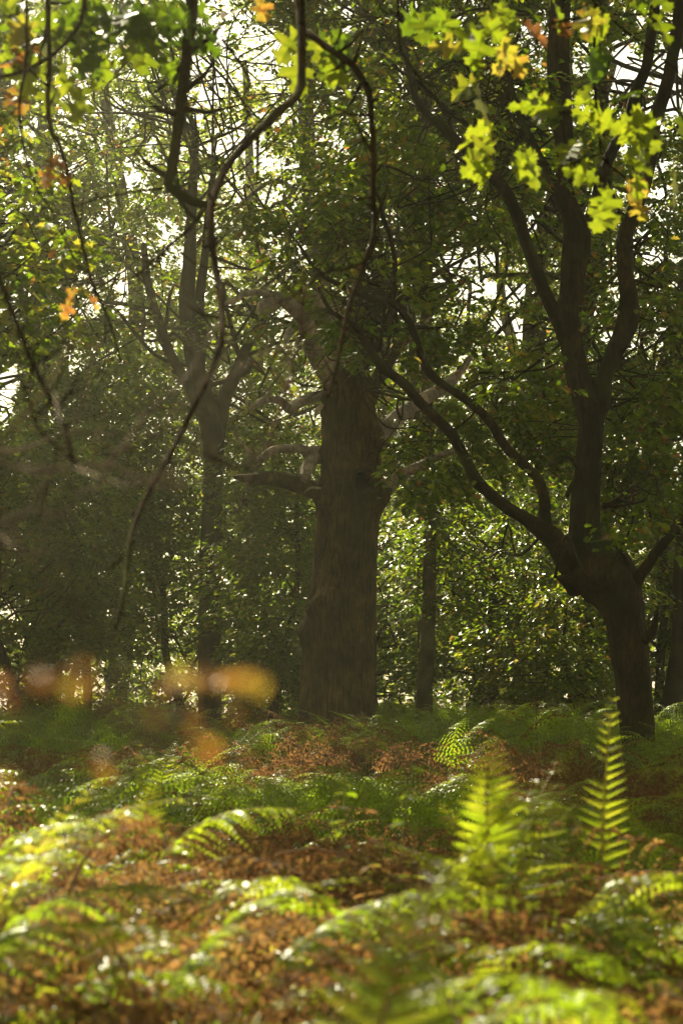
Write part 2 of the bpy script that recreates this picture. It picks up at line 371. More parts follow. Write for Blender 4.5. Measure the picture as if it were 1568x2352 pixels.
def limb(line, Y, name, mat, parent, dY=0, sides=28, step=.05, lump=.16, bark=.008, seed=0, bfreq=5):
    pts, r = tr(line, Y, dY=dY)
    return Tubes().add(pts, r, sides, step, bark, lump, seed, bfreq).build(name, mat, parent)
OL = [
 ([(775, 890, 26), (752, 850, 27), (728, 815, 24), (714, 793, 21), (709, 765, 21), (700, 738, 19), (682, 716, 18), (655, 692, 15), (625, 680, 11), (588, 671, 8), (560, 676, 7), (540, 690, 5.5), (517, 697, 4)], -1.5, 'dead', 1),
 ([(800, 905, 20), (762, 905, 14), (731, 910, 12), (705, 917, 12), (683, 927, 12), (666, 940, 12), (655, 930, 9), (641, 919, 9), (618, 917, 8), (600, 922, 8), (587, 932, 7), (570, 941, 3)], -1.0, 'dead', 2),
 ([(790, 1040, 18), (740, 1037, 14), (710, 1037, 12), (690, 1031, 9.5), (662, 1030, 9), (630, 1033, 9), (612, 1045, 9), (600, 1055, 7), (585, 1053, 6), (570, 1035, 4), (551, 1014, 3), (541, 997, 2.2), (546, 982, 1.8), (556, 972, 1)], -1.2, 'dead', 3),
 ([(770, 1142, 34), (735, 1130, 24), (697, 1117, 20), (660, 1105, 18), (630, 1099, 16), (600, 1099, 15), (575, 1099, 12), (552, 1097, 8), (538, 1095, 3)], -1.4, 'oakbark', 4),
 ([(755, 1050, 17), (724, 1052, 14), (711, 1066, 15), (702, 1083, 14), (699, 1100, 12)], -.6, 'dead', 5),
 ([(820, 950, 24), (845, 920, 20), (862, 880, 18), (880, 850, 15), (905, 810, 13), (940, 765, 10), (966, 745, 8), (985, 733, 5)], 1.2, 'oakbark', 6),
 ([(830, 1050, 34), (866, 1012, 27), (899, 972, 21), (930, 945, 18), (955, 928, 17), (993, 905, 15), (1030, 880, 12), (1060, 850, 9), (1080, 820, 6)], 1.5, 'dead', 7),
 ([(840, 1160, 34), (880, 1126, 20), (912, 1100, 15), (935, 1084, 13), (958, 1072, 11), (992, 1055, 10), (1025, 1040, 8), (1060, 1035, 5)], -1, 'dead', 8),
 ([(800, 800, 24), (790, 760, 17), (765, 715, 13), (735, 690, 10), (712, 680, 7)], .6, 'dead', 9),
 ([(805, 790, 20), (815, 755, 16), (835, 725, 12), (850, 690, 9), (852, 660, 6)], .4, 'dead', 10),
 ([(710, 752, 18), (680, 745, 12), (664, 765, 9), (656, 785, 5)], -1.9, 'dead', 11),
]
for ln, dy, mt, sd0 in OL:
    lb = limb(ln, YO, 'limb', M[mt], oak, dY=dy, seed=sd0, bark=.012)
    lb['label'] = 'bare bleached limb of the dead oak' if mt == 'dead' else 'bare bark covered limb of the dead oak'
for ln, y0 in [([(612, 915, 5), (618, 900, 4), (622, 880, 1.5)], 34), ([(575, 940, 3), (566, 925, 2.5), (568, 905, 1.6), (560, 900, .8)], 34), ([(740, 928, 5), (730, 945, 4), (722, 963, 1)], 34.4),
                ([(738, 1122, 2.5), (718, 1120, 3), (705, 1125, 2), (697, 1136, .8)], 34.1), ([(700, 1097, 4), (688, 1092, 3), (678, 1082, 1)], 34.2), ([(640, 695, 14), (615, 703, 18), (598, 710, 15), (591, 712, 6)], 33.9),
                ([(948, 752, 4), (975, 745, 5), (990, 730, 3)], 35.8)]:
    limb(ln, y0, 'broken_branch', M['dead'], oak, seed=int(ln[0][0]), sides=12, lump=.25)
adopt(oak, (float(ctr[0][0]), YO, 0))

# ------------------------------------------------------------------ foliage machinery
GAPS = [  # (px, py, rx, ry, strength): where the sky shows between the crowns
 (490, 150, 50, 55, .85), (590, 130, 60, 60, .8), (520, 330, 60, 30, .5), (270, 265, 45, 35, .9), (200, 140, 60, 50, .6), (300, 50, 50, 40, .5), (150, 300, 40, 40, .7), (130, 210, 30, 30, .6), (480, 60, 40, 30, .6),
 (660, 250, 30, 30, .5), (740, 330, 40, 25, .45), (630, 450, 30, 30, .5), (690, 530, 25, 20, .6), (860, 580, 28, 22, .85), (870, 50, 30, 20, .6), (930, 30, 30, 30, .5),
 (1435, 160, 50, 60, 1), (1550, 130, 45, 90, 1), (1350, 130, 30, 40, .8), (1540, 230, 50, 40, 1), (1390, 240, 40, 35, .8), (1320, 260, 30, 30, .6), (1260, 465, 25, 25, .8), (1230, 540, 30, 30, .5),
 (1070, 640, 60, 40, .75), (1180, 750, 50, 22, .95), (1130, 700, 60, 40, .6), (1010, 560, 40, 30, .5), (1150, 600, 50, 25, .6), (1340, 480, 14, 20, .9), (1420, 650, 20, 50, .5), (1370, 710, 14, 20, .8), (1400, 780, 14, 30, .8),
 (1520, 480, 40, 40, .5), (10, 910, 22, 60, .95), (20, 860, 20, 30, .7), (290, 880, 25, 14, .5), (1230, 1290, 30, 20, .3), (300, 960, 20, 10, .3),
 (80, 1650, 10, 40, 1), (110, 1640, 6, 40, 1), (1050, 420, 20, 20, .4), (1190, 440, 25, 25, .5), (1475, 560, 20, 40, .4), (860, 250, 20, 20, .3), (40, 40, 60, 60, .4), (40, 520, 40, 60, .3),
]
def gap_keep(p, scale=1.0):
    x, y = proj(p); keep = np.ones(len(x)); 
    nz = fbm(np.stack([x / 55, y / 55, np.zeros_like(x)], -1), 77, 2) - .5
    for gx_, gy_, rx, ry, s_ in GAPS:
        d_ = ((x - gx_) / rx / 1.2) ** 2 + ((y - gy_) / ry / 1.2) ** 2
        keep *= 1 - s_ * np.clip(1.6 - d_ + nz * 1.6, 0, 1)
    up = np.clip((1150 - y) / 500, 0, 1)
    n3 = fbm(np.stack([x / 42, y / 42, np.ones_like(x)], -1), 41, 2)
    keep *= 1 - up * np.clip((n3 - .56) / .08, 0, 1) * .85
    return rng.random(len(x)) < np.maximum(keep ** scale, np.where((x < 760) & (y < 800), .22, 0))

BEAMS = [  # openings cut into the canopy so the sun reaches chosen spots: (point, radius, strength)
 ((-2.9, 24, 6.9), 1.9, 1), ((-4.2, 30, 11), 1.3, 1), ((-4.3, 16, 7), 1.2, 1), ((-5.5, 36, 12), 1.4, .9), ((1.6, 44, 3.5), 1.2, .9), ((.9, 28, 9), 1.5, .75), ((3.3, 28, 8.3), 1.3, .65), ((-.2, 29, 7.2), .9, .6), ((2.0, 28, 5.6), .7, .6), ((1.2, 45, 9), 1.6, .6), ((-4.6, 42, 4.5), .5, .9), ((-3.4, 42, 6.2), .55, .9), ((-2.2, 40, 3.6), .45, .9), ((-5.4, 42, 7.6), .7, .9), ((-1.3, 40, 5.0), .4, .9), ((-1.2, 40, 3.2), .5, 1), ((-3.6, 43, 3.2), .35, .9), ((-2.9, 43, 8.6), .6, .9), ((-3.4, 20, 6.5), .6, .9), ((-.95, 5.2, 1.1), 1.35, 1), ((-.9, 7.4, 1.2), .8, .9), ((.65, 6.3, 1.5), .6, 1), ((.0, 3.6, 1.0), .8, 1), ((-.1, 1.3, 1.6), .35, 1), ((.85, 8, 3.3), .8, 1), ((.45, 8, 3.75), .45, .9), ((-.95, 8, 3.85), 1.0, .9), ((-.1, 8, 3.6), .5, .8), ((2.9, 38, 2.8), 2.0, 1), ((-2.3, 15, 4.2), 1.2, .95),
 ((-.9, 15.5, 1.0), .5, 1), ((-1.3, 34.5, 9.0), .9, .6), ((-1.3, 34, 5.5), 1.1, .6), ((1.2, 35, 5.5), .8, .5), ((3.0, 47, 6), 1.5, .8), ((-3.6, 43, 11.5), 2.8, .8), ((1.0, 50, 14), 2.0, .6), ((-1.5, 38, 5.5), .5, .9), ((-3.5, 39, 6.5), .5, .9), ((4.4, 45, 9), 1.3, .8), ((-.2, 30, 1.1), .6, .8), ((.9, 6.0, 1.1), .5, .7)]
SDV = np.array(sd)
def lit_keep(p):
    k = np.ones(len(p)); nz = fbm(p * .9, 91, 2) - .5
    for c, r, s_ in BEAMS:
        v = p - np.array(c); t = v @ SDV; d_ = np.linalg.norm(v - t[:, None] * SDV, axis=1) + nz * r * .8
        k *= np.where(t > r * 1.6, 1 - s_ * np.clip((r * 1.25 - d_) / (r * .35), 0, 1), 1)
    return rng.random(len(p)) < k

def sprays(L, centers, n_leaf, rad, thick, size, tbase, tspread, gap=1.0, orange=0.02, droop=.25, frame=None, beam=True):
    """flat layered sprays of leaves around every centre"""
    m_ = len(centers)
    if m_ == 0: return
    pr_ = rng.uniform(.6, 1.3, m_) * rad
    cnt = rng.poisson(n_leaf * (pr_ / rad) ** 2)
    ii = np.repeat(np.arange(m_), cnt); N = len(ii)
    # every spray is a tilted disc made of a few twigs
    az = rng.uniform(0, 2 * np.pi, m_); tl = rng.normal(0, .28, m_)
    nspoke = 7
    spoke = rng.uniform(0, 2 * np.pi, (m_, nspoke)); a = spoke[ii, rng.integers(0, nspoke, N)] + rng.normal(0, .16, N)
    r_ = np.sqrt(rng.random(N)) * pr_[ii]
    dx, dy = np.cos(a), np.sin(a)
    zt = np.sin(tl[ii]) * r_ * np.cos(a - az[ii]) - droop * r_ ** 2 / pr_[ii] + rng.normal(0, thick, N)
    pos = centers[ii] + np.stack([dx * r_, dy * r_, zt], 1)
    la = a + rng.normal(0, .9, N)
    d = np.stack([np.cos(la), np.sin(la), rng.normal(-.35, .35, N)], 1)
    nr = np.stack([rng.normal(0, .38, N), rng.normal(0, .38, N), np.ones(N)], 1)
    t_ = tbase + tspread * rng.normal(0, 1, N) + rng.normal(0, .08, m_)[ii]
    br = rng.random(N) < orange; t_[br] = rng.uniform(.72, 1, br.sum())
    keep = gap_keep(pos, gap) if gap else np.ones(N, bool)
    if beam: keep &= lit_keep(pos)
    if frame is not None: keep &= frame(pos)
    L.add(pos[keep], d[keep], nr[keep], size * rng.uniform(.7, 1.25, keep.sum()), np.clip(t_[keep], 0.0, 1))

def bend(a, b_, n_=6, sag=.15, j=.06):
    a = np.asarray(a, float); b_ = np.asarray(b_, float); L_ = np.linalg.norm(b_ - a)
    t = np.linspace(0, 1, n_)[:, None]; p = a * (1 - t) + b_ * t
    p[:, 2] += (np.sin(t[:, 0] * np.pi) * sag * L_) * rng.uniform(.3, 1)
    p[1:-1] += rng.normal(0, j * L_ / n_ * 1.6, (n_ - 2, 3))
    return p

def view_ok(c, m=1.25):
    """is a point inside a generous frame cone, so leaves far outside it can be coarse"""
    x, y = proj(c)
    return (x > 784 - 784 * m) & (x < 784 + 784 * m) & (y > -250) & (c[..., 1] > 0)

DENS = 3.9
def wood_tree(px, Y, crown, npads, label, cat='tree', name='woodland_tree', group='trees standing close behind the dead oak', trunk=None, rt=.22, leaves=60, size=.125, tint=.38, mat='trunk', pad=.85,
              orange=.04, tspread=.13, gap=1.0, top=None, lod=True):
    """crown: list of (px_offset_in_metres, Yoff, z, rx, ry, rz)"""
    base = P(px, 1590, Y); base[2] = 0
    root = empty(name); tag(root, label, cat, group)
    if trunk is None:
        hgt = max(c[2] + c[5] * .5 for c in crown)
        tp = [base + [rng.normal(0, .05), 0, -.2]]
        dx = 0
        for z in np.linspace(.15, 1, 6):
            dx += rng.normal(0, .07) * hgt * .35
            tp.append(base + [dx, rng.normal(0, .1), z * hgt])
        tp = np.array(tp); r_ = np.linspace(rt * 1.25, rt * .25, len(tp))
        trunks = [(tp, r_)]
    else:
        trunks = []
        for ln, y_ in trunk: trunks.append(tr(ln, y_))
    tb = Tubes()
    for i, (tp, r_) in enumerate(trunks):
        tb.add(tp, r_, 24, .12, .012, .10, seed=int(px) % 97 + i, bfreq=4)
    cs_ = []
    for ox, oy, z, rx, ry, rz in crown:
        k_ = int(npads * DENS * rx * ry * rz / sum(c[3] * c[4] * c[5] for c in crown))
        v = rng.normal(0, 1, (k_, 3)); v /= np.linalg.norm(v, axis=1)[:, None]; v *= (rng.uniform(.25, 1, k_) ** .5)[:, None]
        cc = v * [rx, ry, rz] + np.array([base[0] + ox, Y + oy, z]); cs_.append(cc)
    cc = np.vstack(cs_); cc = cc[cc[:, 2] > .5]
    tb.build('trunk', M[mat], root)
    # limbs to the pads
    bt = Tubes(); allp = np.vstack([catmull(np.column_stack([t_, r_]), 40)[:, :3] for t_, r_ in trunks])
    allr = np.concatenate([catmull(np.column_stack([t_, r_]), 40)[:, 3] for t_, r_ in trunks])
    sel = cc[view_ok(cc, 1.1)]
    for c in sel[:: 9 if len(sel) > 120 else 5] if Y < 53 else []:
        want = c[2] - .55 * np.linalg.norm(c[:2] - base[:2]) 
        d_ = np.abs(allp[:, 2] - want) + .6 * np.linalg.norm(allp[:, :2] - c[:2], axis=1) + rng.uniform(0, 2.2, len(allp))
        i = np.argmin(d_)
        if np.linalg.norm(c - allp[i]) > 5.5: continue
        r0 = min(allr[i] * .4, .012 + .011 * np.linalg.norm(c - allp[i]))
        bt.add(bend(allp[i], c, 7, .10, .8), np.linspace(r0, .006, 7), 5, .3)
    if bt.n: bt.build('branches', M[mat], root)
    L = Leaves(*OVAL)
    vis = view_ok(cc, 1.2)
    sprays(L, cc[vis], leaves, pad, .05, size, tint, tspread, gap, orange)
    if (~vis).any(): sprays(L, cc[~vis], leaves * .3, pad * 1.1, .08, size * 1.9, tint, tspread, 0, orange)
    L.build('crown', M['leaf'], root)
    adopt(root, tuple(float(x) for x in (base[0], Y, 0)))
    return L.count()

tot = 0
# --- left double-stemmed tree (dark trunk in the mist)
tot += wood_tree(470, 42, [(-.5, 1, 12.5, 4.2, 3.5, 6), (-1.5, 0, 19, 5, 4, 5)], 260,
  'tall dark tree forking into several stems, left of the dead oak in the hazy light', trunk=[
  ([(482, 1760, 30), (482, 1640, 27), (480, 1500, 26), (482, 1400, 25), (485, 1250, 24), (488, 1120, 24), (490, 1020, 24), (478, 950, 26), (455, 870, 22), (440, 780, 20), (430, 690, 19), (436, 600, 16), (440, 480, 12), (450, 300, 9)], 42),
  ([(492, 1060, 18), (505, 960, 18), (520, 900, 17), (540, 860, 15), (565, 800, 12), (600, 740, 9), (640, 690, 6)], 42.2),
  ([(470, 960, 16), (430, 880, 12), (395, 820, 11), (370, 750, 11), (350, 690, 10), (338, 640, 9), (330, 560, 7)], 41.8),
  ([(455, 870, 14), (462, 780, 13), (458, 690, 12), (470, 600, 10), (480, 480, 8), (495, 360, 6)], 42.4)], tint=.33, leaves=62)
# --- pale slim trunk right of the dead oak, with its twin
tot += wood_tree(985, 40, [(0, 0, 16.5, 3.6, 3.4, 5), (.3, .5, 10.5, 2.6, 2.6, 3)], 170,
  'tall slim tree with a smooth pale trunk just right of the dead oak', trunk=[
  ([(972, 1760, 22), (972, 1680, 20), (975, 1560, 19), (982, 1450, 17), (986, 1300, 15), (986, 1150, 14), (982, 1000, 14), (978, 800, 14), (980, 640, 13), (984, 480, 12), (978, 330, 11), (975, 100, 9)], 40)], mat='pale', tint=.4)
tot += wood_tree(958, 41.5, [(-.3, 1, 14.5, 3, 3, 4.5)], 90,
  'thin pale stem standing half hidden behind the smooth slim trunk', trunk=[
  ([(966, 1740, 13), (968, 1600, 12), (968, 1450, 10), (966, 1250, 9.5), (962, 1100, 9), (955, 950, 8), (945, 800, 7), (940, 500, 6)], 41.5)], mat='pale', tint=.4)
# --- others, mostly generic
G = [
 (-400, 46, [(2.9, 0, 9.5, 3.6, 3.5, 5), (0, 1, 18, 5, 4, 5)], 230, 'leafy tree beyond the left edge leaning into the light', .2, .33, .05),
 (700, 52, [(0, 0, 12, 4.5, 4, 6), (0, 0, 20, 5, 4, 5)], 230, 'tree whose leafy crown fills the space above the dead oak from behind', .28, .42, .10),
 (1110, 58, [(0, 0, 13, 5, 4, 7), (0, 0, 21, 5, 4, 5)], 220, 'broad grey trunk in the mist between the slim tree and the sunlit sapling', .30, .40, .05),
 (1311, 44, [(0, 0, 11, 3.8, 3.5, 5), (.5, 0, 19, 4, 4, 5)], 210, 'straight dark trunk rising behind the tall fern and the sunlit sapling', .19, .42, .04),
 (1044, 48, [(0, 2, 14, 3.6, 3, 5)], 110, 'slightly bent dark trunk third from the dead oak on its right', .19, .40, .05),
 (235, 58, [(0, 0, 12, 5, 4, 6), (0, 0, 20, 5, 4, 5)], 210, 'hazy trunk among dim foliage between the left edge and the forked tree', .25, .45, .12),
 (590, 60, [(0, 0, 14, 5, 4, 7)], 150, 'leaning trunk deep in shade immediately left of the dead oak foot', .28, .42, .08),
 (30, 55, [(-1, 0, 10, 3.5, 4, 6), (-2, 0, 18, 4, 4, 5)], 160, 'thick trunk cut by the left edge of the view', .35, .42, .05),
 (850, 66, [(0, 0, 15, 6, 5, 8)], 190, 'distant tree hidden behind the top of the dead oak', .3, .45, .10),
 (1420, 62, [(0, 0, 14, 5.5, 5, 8)], 170, 'distant leafy tree between the stems of the pollard', .3, .45, .05),
 (1600, 50, [(-.3, 0, 11, 4, 4, 6), (0, 0, 19, 5, 5, 5)], 210, 'leafy tree closing the right edge of the wood', .3, .38, .03),
 (1180, 70, [(0, 0, 12, 6, 4, 9)], 150, 'farthest hazy trunk behind the gap beside the sunlit sapling', .3, .45, .04),
 (-150, 44, [(0, 0, 13, 4.5, 4, 8)], 120, 'leafy tree outside the left edge', .3, .4, .05),
]
tot += wood_tree(115, 46, [(0, 0, 9.5, 3.4, 3, 5), (0, 0, 14, 3.6, 3, 5)], 190, 'dark trunk with a leaning side stem near the left edge', trunk=[
  ([(112, 1770, 24), (116, 1640, 21), (126, 1560, 18), (122, 1450, 13), (98, 1300, 11), (92, 1100, 9), (110, 850, 7), (100, 600, 5)], 46),
  ([(120, 1655, 12), (98, 1615, 9), (82, 1580, 8), (66, 1480, 7), (50, 1350, 6), (40, 1150, 4)], 46), ([(72, 1770, 8), (74, 1680, 7), (72, 1600, 7), (78, 1500, 5), (70, 1350, 4)], 46.5)], tint=.36)
for px, Y, cr, npd, lab, rt, ti, orr in G:
    tot += wood_tree(px, Y, cr, npd, lab, rt=rt, tint=ti, orange=orr)
# leaning trunk at the right edge
tot += wood_tree(1545, 40, [(.8, 0, 12, 3.5, 3.5, 5)], 110, 'thick leaning trunk lit orange at the right edge behind the pollard', trunk=[
  ([(1512, 1760, 26), (1525, 1670, 24), (1542, 1600, 24), (1555, 1540, 24), (1562, 1450, 20), (1560, 1330, 16), (1568, 1200, 14), (1590, 1000, 12)], 40)], tint=.38)
# --- understorey saplings and bushes
U = [
 (190, 43.5, [(0, 0, 5.0, 2.1, 1.4, 3.0)], 100, 'dim bush of small leaves below the light shaft on the left', .33, .34, 1),
 (70, 35, [(-.6, 0, 3.6, 2.0, 1.6, 2.6)], 80, 'dark leafy bush filling the left edge at mid height', .33, .34, 1),
 (612, 40, [(0, 0, 3.6, .75, 1.2, 3.0)], 55, 'glossy leaved sapling with glinting foliage left of the dead oak trunk', .10, .36, 1),
 (420, 47, [(0, 0, 5, 2.6, 1.8, 4.4)], 120, 'dark bush behind the forked tree', .1, .34, 1),
 (880, 46, [(0, 0, 5.0, 2.2, 1.6, 4.4)], 110, 'bush showing dark green right behind the dead oak trunk', .1, .38, 1),
 (1100, 41, [(0, 0, 4.6, 1.8, 1.5, 3.0)], 95, 'dark leafy sapling between the slim pale trunk and the pollard', .09, .36, 1),
 (1190, 49, [(0, 0, 7.4, 1.6, 1.3, 1.6)], 30, 'leafy sapling lit in the gap under the arched limbs of the pollard', .09, .36, 1),
 (1285, 38, [(-.2, 0, 2.0, 1.15, .9, .9), (.5, -.3, 3.2, .9, .7, .3)], 24, 'sunlit yellow green sapling left of the pollard trunk', .05, .46, 1),
 (1530, 42, [(0, 0, 5, 2.0, 1.6, 4.4)], 110, 'dense dark bush right of the pollard trunk', .1, .34, 1),
 (740, 56, [(0, 0, 5, 3.5, 2, 4.4)], 110, 'deep shade bush behind the dead oak', .1, .38, 1),
 (160, 52, [(0, 0, 6, 3, 2, 5)], 120, 'hazy bush left of the forked tree', .1, .4, 1),
 (1350, 57, [(0, 0, 5, 3.4, 2, 4.6)], 60, 'pale misty bush behind the pollard trunk', .1, .42, 1),
 (500, 64, [(0, 0, 5, 4.5, 2, 5)], 110, 'far bush behind the left trunks', .1, .4, 1),
 (1050, 66, [(0, 0, 5, 4.5, 2, 4.5)], 100, 'far bush seen between the slim trunks', .1, .45, 1),
]
for px, Y, cr, npd, lab, rt, ti, gp in U:
    tot += wood_tree(px, Y, cr, npd, lab, cat='sapling', name='understorey_sapling', group='saplings and bushes under the trees', rt=min(rt, .08), tint=ti, leaves=70, size=.10, pad=.6, orange=.02, gap=gp)
for x_, y_, zc, r_c in [(-8.5, 31, 17, 4.5), (-13, 37, 17, 5), (-9, 43, 18, 5), (-15, 46, 17, 5), (-13, 28, 15, 4), (-18, 40, 17, 5), (7.5, 14, 13, 5), (9, 24, 13, 5), (10, 36, 14, 5), (-8, 3, 13, 4.5), (-9, -7, 12, 5), (0, -9, 12, 5.5), (8, -6, 12, 5.5), (8, 4, 13, 5), (3.5, 21, 19, 3.5), (-9.0, 37, 20, 4), (-6.2, 28, 17.5, 3.4)]:  # unseen trees added to block sun and sky light
    px_ = 784 + x_ / y_ / K if y_ > 5 else None
    root = empty('woodland_tree'); tag(root, 'tall leafy tree outside the view, added for its shade', 'tree', 'unseen trees added for their shade')
    Tubes().add([(x_, y_, -.2), (x_, y_, 3), (x_ + .2, y_, 8), (x_, y_ + .2, 14), (x_, y_, zc + 3)], [.34, .28, .24, .18, .06], 20, .2, .012, .1, int(abs(x_) * 3), 4).build('trunk', M['trunk'], root)
    v = rng.normal(0, 1, (230, 3)); v /= np.linalg.norm(v, axis=1)[:, None]; v *= (rng.uniform(.1, 1, 230) ** .45)[:, None]
    L = Leaves(*OVAL); sprays(L, v * [r_c, r_c, 8 if zc < 15 else 6.5] + np.array([x_, y_, zc if zc > 14 else zc - 2]), 26, 1.25, .10, .26, .38, .12, 0, .04)
    L.build('crown', M['leaf'], root); adopt(root, (x_, y_, 0))
for tx, ty, cx, cy_, cz, rr in [(-4.8, 11, -3.2, 11, 14.5, 3.8), (4.8, 10, 3.2, 10, 14.5, 3.8), (4.6, 17, 1.5, 17, 15.5, 4), (-5.2, 20, -3, 19, 16, 4), (6.2, 26, 3.5, 25, 17, 4), (-6.5, 26, -1.5, 26, 17.5, 3.8), (-5, 3, -1, 3, 15, 4.2), (5, 1, 2.5, 0, 14, 4.5), (7, 33, 5, 32, 18, 4), (-4.5, -3, -3, -3, 14, 4), (-8.5, 26, -8, 26, 18, 4), (-8, 33, -5, 32, 19, 4), (-11, 34, -10, 34, 18, 4), (-9.5, 38, -3, 38, 19.5, 4), (-10.5, 41, -7.5, 41, 19, 4.2), (8.5, 34, 0, 34, 20.5, 4.2)]:  # more added trees, crowns hung above the frame to shade the clearing
    root = empty('woodland_tree'); tag(root, 'tall leafy tree outside the view, added for its shade', 'tree', 'unseen trees added for their shade')
    Tubes().add([(tx, ty, -.2), (tx, ty, 4), (tx * .95 + cx * .05, ty, 8), (tx * .6 + cx * .4, cy_, 11), (cx, cy_, cz + 1)], [.3, .24, .2, .14, .05], 20, .2, .012, .1, int(abs(tx) * 3), 4).build('trunk', M['trunk'], root)
    v = rng.normal(0, 1, (200, 3)); v /= np.linalg.norm(v, axis=1)[:, None]; v *= (rng.uniform(.05, 1, 200) ** .4)[:, None]
    L = Leaves(*OVAL); sprays(L, v * [rr, rr, 2.3] + np.array([cx, cy_, cz]), 44, 1.2, .10, .26, .38, .12, 0, .04)
    L.build('crown', M['leaf'], root); adopt(root, (tx, ty, 0))
print('leaves', tot)

# ------------------------------------------------------------------ far wood behind everything (one mass)
L = Leaves(*OVAL)
N = 26000
x = rng.uniform(-30, 30, N); y = rng.uniform(76, 88, N)
z = rng.random(N) ** 1.1 * (7 + 5 * vnoise(np.stack([x * .25, y * .1, x * 0], 1), 9))
pos = np.stack([x, y, z], 1)
kp = (vnoise(pos * .6, 15) > .30) & gap_keep(pos, 1.0)
pos = pos[kp]; N = len(pos)
L.add(pos, rng.normal(0, 1, (N, 3)), np.stack([rng.normal(0, .5, N), rng.normal(0, .5, N), np.ones(N)], 1), rng.uniform(.35, .6, N), np.clip(.42 + .12 * rng.normal(0, 1, N), 0, .7))
tag(L.build('far_wood', M['leaf']), kind='stuff', label='far leafy wood closing the view behind the trees')

# ------------------------------------------------------------------ pollard oak (right)
YP = 26.0
pol = empty('pollard_oak'); tag(pol, 'crooked old pollard oak with a swollen burr and long arching limbs on the right', 'tree')
pt = Tubes()
pts, r_ = tr([(1472, 1860, 42), (1470, 1760, 37), (1462, 1660, 39), (1453, 1568, 42), (1441, 1484, 44), (1432, 1420, 45), (1424, 1385, 52), (1408, 1349, 66), (1380, 1312, 74), (1360, 1284, 66), (1345, 1250, 46), (1342, 1209, 35), (1345, 1134, 31),
  (1352, 1059, 28), (1356, 984, 28), (1352, 930, 33), (1336, 905, 27), (1322, 845, 26), (1310, 784, 26), (1304, 720, 28), (1312, 680, 27), (1319, 600, 30), (1324, 540, 31), (1312, 490, 24), (1298, 450, 22), (1300, 350, 20), (1290, 290, 22), (1282, 150, 24), (1284, 60, 22), (1290, -120, 18), (1280, -400, 10)], YP)
Tubes().add(pts, r_, 72, .035, .03, .10, 40, 7).build('trunk', M['pollard'], pol)
